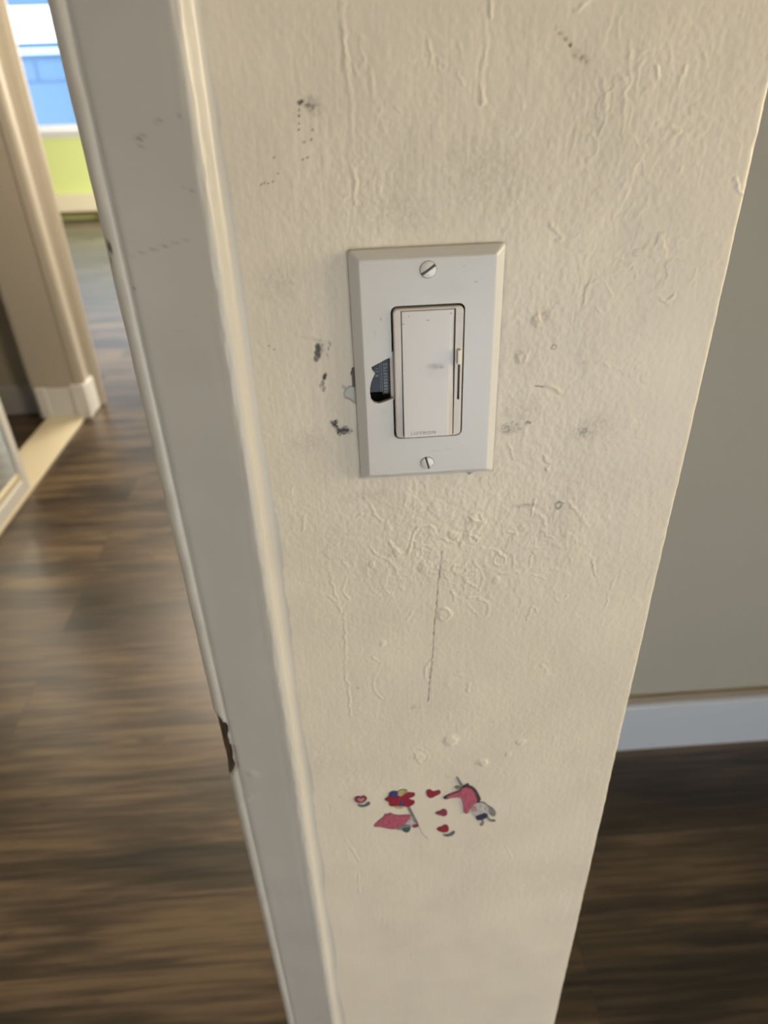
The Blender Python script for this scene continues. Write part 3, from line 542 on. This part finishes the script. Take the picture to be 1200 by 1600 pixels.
# --- right-hand recess wall with its baseboard
structure(boxes('wall_recess', [(0.05, 3.2, 0.708, 0.83, 0, H)], M_recess))
bm = bmesh.new()
prof = [(0.708, 0.0), (0.690, 0.0), (0.690, 0.136), (0.6925, 0.1400), (0.6990, 0.1420), (0.7000, 0.1560), (0.7045, 0.1600), (0.708, 0.1600)]
rows = [[bm.verts.new((x, y, z)) for y, z in prof] for x in (0.05, 1.5)]
for i in range(len(prof)):
    j = (i + 1) % len(prof); bm.faces.new((rows[0][i], rows[0][j], rows[1][j], rows[1][i]))
bm.faces.new(rows[0]); bm.faces.new(rows[1][::-1])
structure(bm_obj('baseboard_recess', bm, M_base))

structure(boxes('wall_shade_block', [(1.5, 1.62, -0.12, 0.708, 0, H)], M_plain))  # unseen wall added to keep the right window's light off the recess
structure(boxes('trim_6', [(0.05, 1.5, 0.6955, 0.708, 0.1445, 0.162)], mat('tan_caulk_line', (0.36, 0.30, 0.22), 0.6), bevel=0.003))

# --- room behind the camera, right wall and back wall with their windows
structure(boxes('wall_right', [(3.2, 3.3, -1.9, -1.4, 0, H), (3.2, 3.3, -0.1, 0.83, 0, H), (3.2, 3.3, -1.4, -0.1, 0, 0.9), (3.2, 3.3, -1.4, -0.1, 2.1, H)], M_plain))
structure(boxes('wall_back', [(-1.42, 0.0, -1.9, -1.8, 0, H), (1.4, 3.3, -1.9, -1.8, 0, H), (0.0, 1.4, -1.9, -1.8, 0, 0.08), (0.0, 1.4, -1.9, -1.8, 0.9, H)], M_plain))
def window_frame(name, horizontal, a0, a1, z0, z1, p, q, mullions=1):
    """a0..a1 along the wall, p..q through it"""
    F = []; t = 0.045
    def B(x0, x1, zz0, zz1, d0, d1): F.append((x0, x1, d0, d1, zz0, zz1) if horizontal else (d0, d1, x0, x1, zz0, zz1))
    B(a0, a0 + t, z0, z1, p, q); B(a1 - t, a1, z0, z1, p, q); B(a0 + t, a1 - t, z0, z0 + t, p, q); B(a0 + t, a1 - t, z1 - t, z1, p, q)
    for k in range(mullions):
        c = a0 + (a1 - a0) * (k + 1) / (mullions + 1); B(c - 0.02, c + 0.02, z0 + t, z1 - t, p, q)
    o = structure(boxes(name, F, M_white))
    m = 0.5 * (p + q)
    g = (a0 + t, a1 - t, m - 0.003, m + 0.003, z0 + t, z1 - t) if horizontal else (m - 0.003, m + 0.003, a0 + t, a1 - t, z0 + t, z1 - t)
    boxes('window_pane', [g], M_glass, o)
    return o
window_frame('window_2', False, -1.4, -0.1, 0.9, 2.1, 3.22, 3.27)
window_frame('window_3', True, 0.0, 1.4, 0.08, 0.9, -1.87, -1.82)

# --- hallway: right wall, left wall with the closet opening
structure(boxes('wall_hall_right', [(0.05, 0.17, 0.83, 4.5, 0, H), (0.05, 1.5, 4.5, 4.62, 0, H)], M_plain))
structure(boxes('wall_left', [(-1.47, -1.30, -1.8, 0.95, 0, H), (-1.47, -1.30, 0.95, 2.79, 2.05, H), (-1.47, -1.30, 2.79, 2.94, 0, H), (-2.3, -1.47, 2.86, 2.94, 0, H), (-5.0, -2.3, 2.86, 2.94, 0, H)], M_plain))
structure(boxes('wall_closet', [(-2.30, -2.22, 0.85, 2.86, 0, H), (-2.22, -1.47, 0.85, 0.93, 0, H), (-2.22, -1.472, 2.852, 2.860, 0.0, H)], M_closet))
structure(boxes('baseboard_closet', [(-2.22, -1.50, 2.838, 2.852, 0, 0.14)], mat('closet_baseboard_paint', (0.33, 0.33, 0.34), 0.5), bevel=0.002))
# casing round the far side of the closet opening
def hall_casing():
    bm = bmesh.new()
    # plan profile (x, y): reveal, stop bead, face, outer band
    prof = [(-1.520, 2.852), (-1.520, 2.772), (-1.505, 2.768), (-1.320, 2.768), (-1.312, 2.762), (-1.285, 2.764), (-1.274, 2.770), (-1.270, 2.782), (-1.276, 2.792), (-1.287, 2.800), (-1.287, 2.840), (-1.286, 2.870),
            (-1.284, 2.893), (-1.268, 2.905), (-1.257, 2.924), (-1.255, 2.936), (-1.262, 2.946), (-1.285, 2.952), (-1.34, 2.952)]
    A = [bm.verts.new((x, y, 0.0)) for x, y in prof]; B = [bm.verts.new((x + (0.028 if i > 12 else 0.014 if i == 12 else 0), y, 2.1)) for i, (x, y) in enumerate(prof)]
    for i in range(len(prof) - 1): bm.faces.new((A[i], A[i + 1], B[i + 1], B[i]))
    return structure(bm_obj('trim_2', bm, M_hall))
hall_casing()
structure(boxes('trim_3', [(-1.50, -1.455, 2.752, 2.775, 0.012, 0.155), (-1.335, -1.270, 2.748, 2.782, 0.0, 0.165), (-1.455, -1.335, 2.760, 2.770, 0.012, 0.150), (-1.284, -1.268, 2.782, 2.880, 0.004, 0.160)], M_white, bevel=0.003))
structure(boxes('trim_4', [(-1.48, -1.30, 0.95, 2.768, 0.0, 0.014)], M_cream, bevel=0.003))

# --- far room
structure(boxes('wall_far', [(-5.0, -4.0, 8.74, 8.88, 0, H), (-1.7, 1.5, 8.74, 8.88, 0, H), (-4.0, -1.7, 8.74, 8.88, 0, 0.93), (-4.0, -1.7, 8.74, 8.88, 2.25, H)], M_green))
structure(boxes('wall_far_left', [(-5.1, -5.0, 2.86, 8.88, 0, H)], M_plain))
structure(boxes('wall_far_right', [(1.5, 1.6, 4.5, 5.3, 0, H), (1.5, 1.6, 7.3, 8.88, 0, H), (1.5, 1.6, 5.3, 7.3, 0, 0.75), (1.5, 1.6, 5.3, 7.3, 2.25, H)], M_plain))
window_frame('window_4', False, 5.3, 7.3, 0.75, 2.25, 1.53, 1.58)
window_frame('window_1', True, -4.0, -1.7, 0.93, 2.25, 8.78, 8.83, mullions=0)
structure(boxes('trim_5', [(-4.08, -1.62, 8.66, 8.78, 0.895, 0.935), (-4.06, -1.64, 8.715, 8.739, 0.85, 0.895)], M_white, bevel=0.004))

# baseboard heater under the window
ht = empty('baseboard_heater', (-2.9, 8.66, 0))
thing(ht, 'long cream baseboard heater on the lime green wall under the far window', 'heater')
boxes('heater_cover', [(-1.2, 1.2, -0.005, 0.075, 0.085, 0.27)], M_cream, ht, bevel=0.008)
boxes('heating_fins', [(-1.18, 1.18, 0.02, 0.07, 0.045, 0.08)], mat('dark_metal_fins', (0.22, 0.15, 0.06), 0.5, 0.5, 0.5), ht)
for k in (-1.19, 0.02, 1.15):
    boxes('foot', [(k, k + 0.16 if k == 0.02 else k + 0.04, 0.0, 0.07, 0.0, 0.086)], M_cream, ht)

# neighbouring house seen through the window
nh = empty('neighbouring_house', (-4.6, 12.5, -1.5))
thing(nh, 'pale blue clad house wall seen through the far window', 'house')
boxes('wall_cladding', [(-4.0, 4.0, 0.0, 0.3, 0, 4.55)], M_blue, nh)
boxes('panel_joint', [(-4.0, 4.0, -0.012, 0.0, 2.91, 2.93), (-4.0, 4.0, -0.012, 0.0, 3.20, 3.235), (-4.0, 4.0, -0.012, 0.0, 4.00, 4.03), (0.0, 0.03, -0.012, 0.0, 2.93, 3.20)], M_seam, nh)
boxes('ledge', [(-4.0, 4.0, -0.06, 0.0, 3.27, 3.35)], mat('white_ledge_paint', (0.42, 0.55, 0.62), 0.5), nh)
boxes('white_panel', [(-0.22, 1.4, -0.05, 0.0, 3.42, 3.86)], mat('bright_white_panel', (0.85, 0.87, 0.9), 0.5), nh)

# sliding mirror door in the closet opening
md = empty('sliding_mirror_door', (-1.318, 1.56, 0.014))
thing(md, 'white framed sliding mirror door standing half open in the closet doorway', 'door')
boxes('stile', [(-0.014, 0.014, 0.475, 0.515, 0, 2.0)], M_white, md, bevel=0.004)
boxes('stile', [(-0.014, 0.014, -0.515, -0.475, 0, 2.0)], M_white, md, bevel=0.004)
boxes('bottom_rail', [(-0.014, 0.014, -0.475, 0.475, 0, 0.055)], M_white, md, bevel=0.004)
boxes('top_rail', [(-0.014, 0.014, -0.475, 0.475, 1.95, 2.0)], M_white, md, bevel=0.004)
boxes('glazing_bead', [(0.0, 0.010, -0.475, 0.475, 0.055, 0.085)], M_cream, md, bevel=0.003)
boxes('mirror_panel', [(-0.003, 0.003, -0.475, 0.475, 0.085, 1.95)], M_mirror, md)

# ------------------------------------------------------------------ the cracked wall plate
mm_ = 0.001
def sc(P): return [(x * mm_, z * mm_) for x, z in P]
OPEN = rrect(-17.0, 17.0, -33.2, 33.0, 3.0)
CHIP = [(-17.0, 9.35), (-19.23, 8.83), (-23.05, 6.95), (-26.89, 5.06), (-26.46, 3.2), (-25.26, 1.75), (-26.4, -0.4), (-27.28, -2.6), (-27.9, -5.4), (-28.04, -8.28), (-27.57, -11.6), (-26.4, -12.9), (-24.0, -13.6), (-20.34, -12.58), (-17.0, -11.3)]
# opening outline with the broken-out bite on its left side (runs counter-clockwise: right-top, left-top, left-bottom, right-bottom)
n6 = 7
HOLE = OPEN[:2 * n6] + CHIP + OPEN[2 * n6:]
wp = empty('wall_plate', (0, 0, PZ))
wp.rotation_euler = (0, math.radians(-0.25), 0)
thing(wp, 'white plastic wall plate with a broken hole beside the dimmer switch', 'wall plate')
def faceplate():
    bm = bmesh.new()
    hf = 5.6 * mm_
    outer0 = rrect(-34.95, 34.95, -57.2, 57.2, 1.6, 4)
    outer1 = rrect(-34.6, 34.6, -56.85, 56.85, 1.5, 4)
    outer2 = rrect(-30.6, 30.6, -53.6, 53.6, 1.2, 4)
    outer3 = rrect(-30.0, 30.0, -53.0, 53.0, 1.1, 4)
    ys = [0.4 * mm_, -1.6 * mm_, -5.35 * mm_, -hf]
    L = [[bm.verts.new((x * mm_, y, z * mm_)) for x, z in O] for O, y in zip((outer0, outer1, outer2, outer3), ys)]
    n = len(outer0)
    for a, b in zip(L[:-1], L[1:]):
        for i in range(n): bm.faces.new((a[i], a[(i + 1) % n], b[(i + 1) % n], b[i]))
    hf_v = [bm.verts.new((x * mm_, -hf, z * mm_)) for x, z in HOLE]
    hb_v = [bm.verts.new((x * mm_, -hf + 2.2 * mm_, z * mm_)) for x, z in HOLE]
    m = len(HOLE)
    es = [bm.edges.get((L[3][i], L[3][(i + 1) % n])) or bm.edges.new((L[3][i], L[3][(i + 1) % n])) for i in range(n)]
    es += [bm.edges.new((hf_v[i], hf_v[(i + 1) % m])) for i in range(m)]
    bmesh.ops.triangle_fill(bm, use_beauty=True, use_dissolve=False, edges=es)
    for i in range(m): bm.faces.new((hf_v[i], hf_v[(i + 1) % m], hb_v[(i + 1) % m], hb_v[i]))
    # back sheet
    bk = [bm.verts.new((x * mm_, -hf + 2.2 * mm_, z * mm_)) for x, z in outer3]
    es = [bm.edges.new((bk[i], bk[(i + 1) % n])) for i in range(n)] + [bm.edges.get((hb_v[i], hb_v[(i + 1) % m])) for i in range(m)]
    bmesh.ops.triangle_fill(bm, use_beauty=True, use_dissolve=False, edges=es)
    for i in range(n): bm.faces.new((bk[i], bk[(i + 1) % n], L[0][(i + 1) % n], L[0][i]))
    return bm_obj('faceplate', bm, M_plate, wp)
fp = faceplate()
def scuff(P, w):
    pass
def screw(x, z, r, ang):
    nr, ns = 26, 96
    V = []; 
    c, s = math.cos(math.radians(ang)), math.sin(math.radians(ang))
    for i in range(nr):
        rr = r * min(1.0, i / (nr - 4)) if i < nr - 3 else r
        for j in range(ns):
            t = 2 * math.pi * j / ns
            px, pz = rr * math.cos(t), rr * math.sin(t)
            d = abs(-px * s + pz * c)
            y = 0.45 * (1 - (rr / r) ** 2) + 0.45
            if i >= nr - 3: y = (0.45, 0.1, -0.6)[i - (nr - 3)]
            if d < 0.48 and i < nr - 2: y = -0.35
            elif d < 0.58 and i < nr - 2: y -= 0.12
            V.append((px * mm_, -y * mm_, pz * mm_))
    V = np.array(V).reshape(nr, ns, 3); V = np.concatenate([V, V[:, :1]], 1)
    me = grid_mesh('screw', V.reshape(-1, 3), nr, ns + 1)
    for p in me.polygons: p.use_smooth = False
    o = link('screw', me, wp, M_screw)
    o.location = (x * mm_, -5.5 * mm_, z * mm_)
    bm = bmesh.new()
    a = [(-r * 0.97, -0.44), (r * 0.97, -0.44), (r * 0.97, 0.44), (-r * 0.97, 0.44)]
    poly_prism(bm, [((px * c - pz * s) * mm_, (px * s + pz * c) * mm_) for px, pz in a], -0.5 * mm_, 0.3 * mm_)
    g = bm_obj('slot', bm, M_screwslot, o)
    # countersunk dark ring round the head
    bm = bmesh.new()
    n = 48
    ou = [((r + 0.22) * math.cos(2 * math.pi * i / n) * mm_, (r + 0.22) * math.sin(2 * math.pi * i / n) * mm_) for i in range(n)]
    inn = [((r - 0.05) * math.cos(2 * math.pi * i / n) * mm_, (r - 0.05) * math.sin(2 * math.pi * i / n) * mm_) for i in range(n)]
    poly_prism(bm, ou, -0.14 * mm_, 0.3 * mm_, [inn])
    bm_obj('screw_seat', bm, M_screwslot, o)
    return o
screw(0.1, 48.3, 3.55, 33)
screw(-0.4, -47.75, 3.35, -75)

# ------------------------------------------------------------------ the dimmer switch
ds = empty('dimmer_switch', (0, 0, PZ))
ds.rotation_euler = (0, math.radians(-0.25), 0)
thing(ds, 'off-white paddle dimmer switch with a small slider set in the wall plate', 'switch')
bm = bmesh.new()
poly_prism(bm, sc(rrect(-16.1, 16.25, -32.5, 32.0, 2.4)), -6.6 * mm_, 1.5 * mm_,
           [sc([(-12.5, -31.7), (12.6, -31.7), (12.6, 31.0), (-12.5, 31.0)]), sc(rrect(14.0, 15.1, -13.3, 12.2, 0.4, 3))])
bmesh.ops.recalc_face_normals(bm, faces=bm.faces)
ed = [e for e in bm.edges if all(abs(v.co.y + 6.6 * mm_) < 1e-6 for v in e.verts) and len(e.link_faces) == 2 and e.calc_face_angle(0) > 1.0 and max(abs(v.co.x) for v in e.verts) > 13.5 * mm_ - (0 if True else 0)]
ed = [e for e in ed if all(abs(v.co.x) > 16.1 * mm_ or abs(v.co.z) > 32.2 * mm_ or (abs(v.co.x) > 13.7 * mm_ and abs(v.co.z) > 29.8 * mm_) for v in e.verts)]
bmesh.ops.bevel(bm, geom=ed, offset=0.7 * mm_, segments=3, affect='EDGES', profile=0.5)
bm_obj('bezel', bm, M_bezel, ds)
# paddle: slightly dished rocker, top pressed in, bottom standing proud, right edge with a broad chamfer
def paddle():
    xs = [-12.15, -12.1, -11.9, -6, 0, 6, 9.3, 9.9, 10.6, 11.3, 12.0, 12.15]
    zs = [-31.55, -31.5, -31.2] + list(np.linspace(-29, 29, 24)) + [30.4, 30.65, 30.7]
    V = []
    for j, z in enumerate(zs):
        for i, x in enumerate(xs):
            k = (z + 31.5) / 62.0
            y = 8.6 - 2.1 * k - 0.55 * math.sin(math.pi * k)
            if x > 9.6: y -= (x - 9.6) / 2.5 * (0.9 * (1 - k) + 0.1)
            if i in (0, len(xs) - 1) or j in (0, len(zs) - 1): y = 1.0
            elif i in (1, len(xs) - 2) or j in (1, len(zs) - 2): y -= 0.15
            V.append((x * mm_, -y * mm_, z * mm_))
    me = grid_mesh('paddle', np.array(V), len(zs), len(xs))
    for p in me.polygons: p.use_smooth = False
    return link('paddle', me, ds, M_paddle)
pd = paddle()
boxes('slider_knob', [(-0.85 * mm_, 0.85 * mm_, -8.3 * mm_, -3 * mm_, -3.5 * mm_, 3.5 * mm_)], M_slider, ds, bevel=0.35 * mm_).location = (14.45 * mm_, 0, 8.4 * mm_)
boxes('slider_track', [(13.9 * mm_, 15.2 * mm_, -4.2 * mm_, -3.9 * mm_, -13.4 * mm_, 12.3 * mm_)], M_slot, ds)
# metal yoke and body behind the plate
bm = bmesh.new()
for b in ((-30, -22.75, -1.0, 1.5, -9.4, 46), (-22.45, -21.95, -1.3, 1.5, -9.4, 46), (-21.65, -16.4, -1.0, 1.5, -10.6, 46), (-22.75, -21.65, -0.4, 1.5, -9.4, 46), (-30, -22.0, 1.8, 4, -46, -11.4), (-21.8, -16.4, 0.2, 4, -46, -11.0), (-16.4, 28.5, 1.5, 4, -46, 46)):
    bx(bm, *[v * mm_ for v in b])
bm_obj('metal_yoke', bm, M_black, ds)
boxes('switch_body', [tuple(v * mm_ for v in (-28.5, 28.5, 4.2, 45, -46.5, 46.5))], M_void, ds)
# light flange of the bezel seen in the broken-out part
boxes('bezel_flange', [tuple(v * mm_ for v in (-17.9, -16.1, -3.4, 1.0, -13, 11.5))], M_bezel, ds, bevel=0.2 * mm_)
def text(name, body, size, loc, rot, m, parent, ext=0.00006, sx=1.0, font_shear=0.0, spacing=1.0):
    c = bpy.data.curves.new(name, 'FONT'); c.body = body; c.size = size; c.extrude = ext; c.space_character = spacing
    c.align_x = 'LEFT'; c.align_y = 'BOTTOM_BASELINE' if False else 'BOTTOM'
    t = bpy.data.objects.new(name + '_tmp', c); COL.objects.link(t)
    bpy.context.view_layer.update()
    me = bpy.data.meshes.new_from_object(t.evaluated_get(bpy.context.evaluated_depsgraph_get()))
    bpy.data.objects.remove(t); bpy.data.curves.remove(c)
    me.transform(Matrix.Diagonal((sx, 1, 1, 1)))
    me.materials.clear()
    o = link(name, me, parent, m); o.location = loc; o.rotation_euler = rot
    return o
text('lettering', 'LUTRON', 2.3 * mm_, (-8.9 * mm_, -8.56 * mm_, -30.5 * mm_), (math.pi / 2, 0, 0), M_logo, pd, 0.00006, 1.28, spacing=1.12)
text('stamped_number', '0E880S0702', 2.5 * mm_, (-18.7 * mm_, -1.05 * mm_, -10.2 * mm_), (math.pi / 2, -math.pi / 2, 0), M_print, ds, 0.00005, 1.0, spacing=1.25)
text('stamped_letters', 'R  2 1', 2.1 * mm_, (-23.0 * mm_, -1.05 * mm_, -1.6 * mm_), (math.pi / 2, -math.pi / 2, 0), M_print, ds, 0.00005, 0.9, spacing=1.0)
for xx in (-22.6, -21.8):
    boxes('groove_edge', [tuple(v * mm_ for v in (xx - 0.07, xx + 0.07, -1.36, -1.2, -9.4, 12))], M_print, ds)

# ------------------------------------------------------------------ worn stickers low on the pier
def SM(name, c, rough=0.45):
    m = mat(name, c, rough, 0.4)
    n, l = NL(m); b = n['Principled BSDF']
    tc = n.new('ShaderNodeTexCoord'); nz = n.new('ShaderNodeTexNoise'); nz.inputs['Scale'].default_value = 450; nz.inputs['Detail'].default_value = 4
    l.new(tc.outputs['Object'], nz.inputs['Vector'])
    cr = n.new('ShaderNodeValToRGB'); e = cr.color_ramp.elements
    e[0].position = 0.36; e[0].color = (c[0] * 0.62, c[1] * 0.62, c[2] * 0.62, 1); e[1].position = 0.62; e[1].color = (*c, 1)
    l.new(nz.outputs['Fac'], cr.inputs[0]); l.new(cr.outputs[0], b.inputs['Base Color'])
    return m
K_red = SM('sticker_crimson', (0.272, 0.016, 0.040)); K_pink = SM('sticker_pink', (0.400, 0.096, 0.152)); K_pale = SM('sticker_pale_pink', (0.440, 0.264, 0.264))
K_out = SM('sticker_dark_outline', (0.056, 0.040, 0.048)); K_blue = SM('sticker_blue', (0.048, 0.048, 0.192)); K_navy = SM('sticker_navy', (0.028, 0.032, 0.088))
K_yel = SM('sticker_yellow', (0.416, 0.360, 0.176)); K_grey = SM('sticker_grey', (0.208, 0.216, 0.224)); K_teal = SM('sticker_teal', (0.056, 0.104, 0.104))
K_white = SM('sticker_white', (0.464, 0.448, 0.464)); K_leaf = SM('sticker_slate_leaf', (0.104, 0.136, 0.152)); K_dred = SM('sticker_dull_red', (0.240, 0.040, 0.072))
def smooth_loop(P, it=2):
    for _ in range(it):
        Q = []
        for i in range(len(P)):
            a, b = P[i], P[(i + 1) % len(P)]
            Q.append((0.75 * a[0] + 0.25 * b[0], 0.75 * a[1] + 0.25 * b[1])); Q.append((0.25 * a[0] + 0.75 * b[0], 0.25 * a[1] + 0.75 * b[1]))
        P = Q
    return P
def grow(P, d):
    n = len(P); area_ = sum(P[i][0] * P[(i + 1) % n][1] - P[(i + 1) % n][0] * P[i][1] for i in range(n))
    sg = 1 if area_ > 0 else -1; Q = []
    for i in range(n):
        a, b, c = P[i - 1], P[i], P[(i + 1) % n]
        tx, tz = c[0] - a[0], c[1] - a[1]; L = math.hypot(tx, tz) + 1e-9
        Q.append((b[0] + sg * tz / L * d, b[1] - sg * tx / L * d))
    return Q
def sticker(name, label, cat, parts, group=None):
    allp = [p for _, key, _, _ in parts for p in STK[key]]
    cx = sum(p[0] for p in allp) / len(allp); cz = sum(p[1] for p in allp) / len(allp)
    e = empty(name, (cx * mm_, -0.00035, PZ + cz * mm_)); thing(e, label, cat, group)
    for lv, (pn, key, m, outl) in enumerate(parts):
        P = smooth_loop([(x - cx, z - cz) for x, z in STK[key]])
        h = 0.10 + 0.05 * lv
        bm = bmesh.new(); poly_prism(bm, sc(P), -h * mm_, 0.4 * mm_)
        o = bm_obj(pn, bm, m, e)
        if outl:
            bm = bmesh.new(); poly_prism(bm, sc(grow(P, outl)), -(h - 0.03) * mm_, 0.4 * mm_)
            bm_obj('dark_outline', bm, K_out, o)
    return e
sticker('heart_flower_sticker', 'small faded heart flower sticker, leftmost of the worn wall stickers', 'sticker', [('leaf', 'leaf_a', K_leaf, 0), ('heart', 'heart_a', K_dred, 0.2), ('heart_centre', 'heart_a_in', K_pale, 0)])
sticker('balloon_sticker', 'worn sticker of a bunch of red, blue and yellow balloons', 'sticker', [('stick', 'stick', K_grey, 0.1), ('thread', 'str', K_white, 0), ('yellow_balloon', 'bal_yel', K_yel, 0.15), ('yellow_balloon', 'bal_yel2', K_yel, 0), ('red_balloons', 'bal_red', K_red, 0.2), ('blue_balloon', 'bal_blue', K_blue, 0.1), ('blue_balloon', 'bal_blue2', K_blue, 0)])
sticker('animal_sticker', 'worn sticker of a pink long-nosed animal lying under the balloon sticker', 'sticker', [('white_part', 'pig_white', K_white, 0.1), ('grey_cloth', 'pig_cloth', K_grey, 0), ('body', 'pig', K_pink, 0.2), ('teal_patch', 'pig_teal', K_teal, 0.1), ('foot', 'pig_foot', K_dred, 0.15)])
sticker('heart_sticker', 'dark red heart sticker, topmost of the hearts between balloons and pink unicorn', 'sticker', [('heart', 'heart_b', K_red, 0.2)])
sticker('heart_sticker', 'small dull red heart sticker, the middle one in the column of three', 'sticker', [('heart', 'heart_c', K_dred, 0.15)])
sticker('heart_flower_sticker', 'red heart flower sticker with dark leaf, lowest of the column of three', 'sticker', [('leaf', 'leaf_d', K_leaf, 0), ('heart', 'heart_d', K_red, 0.2)])
sticker('unicorn_sticker', 'worn sticker of a pink unicorn with grey horn and dark mane', 'sticker',
        [('horn', 'uni_horn', K_grey, 0.15), ('ear', 'uni_ear', K_grey, 0.12), ('leg', 'uni_leg', K_grey, 0.1), ('leg', 'uni_leg2', K_grey, 0.08), ('jacket', 'uni_shirt', K_grey, 0.15), ('body', 'uni_body', K_white, 0.18), ('shorts', 'uni_short', K_navy, 0.1),
         ('mane', 'uni_mane', K_out, 0.1), ('head', 'uni_head', K_pink, 0.2), ('nose_tip', 'uni_snout', K_out, 0), ('arm', 'uni_arm', K_pale, 0.15)])
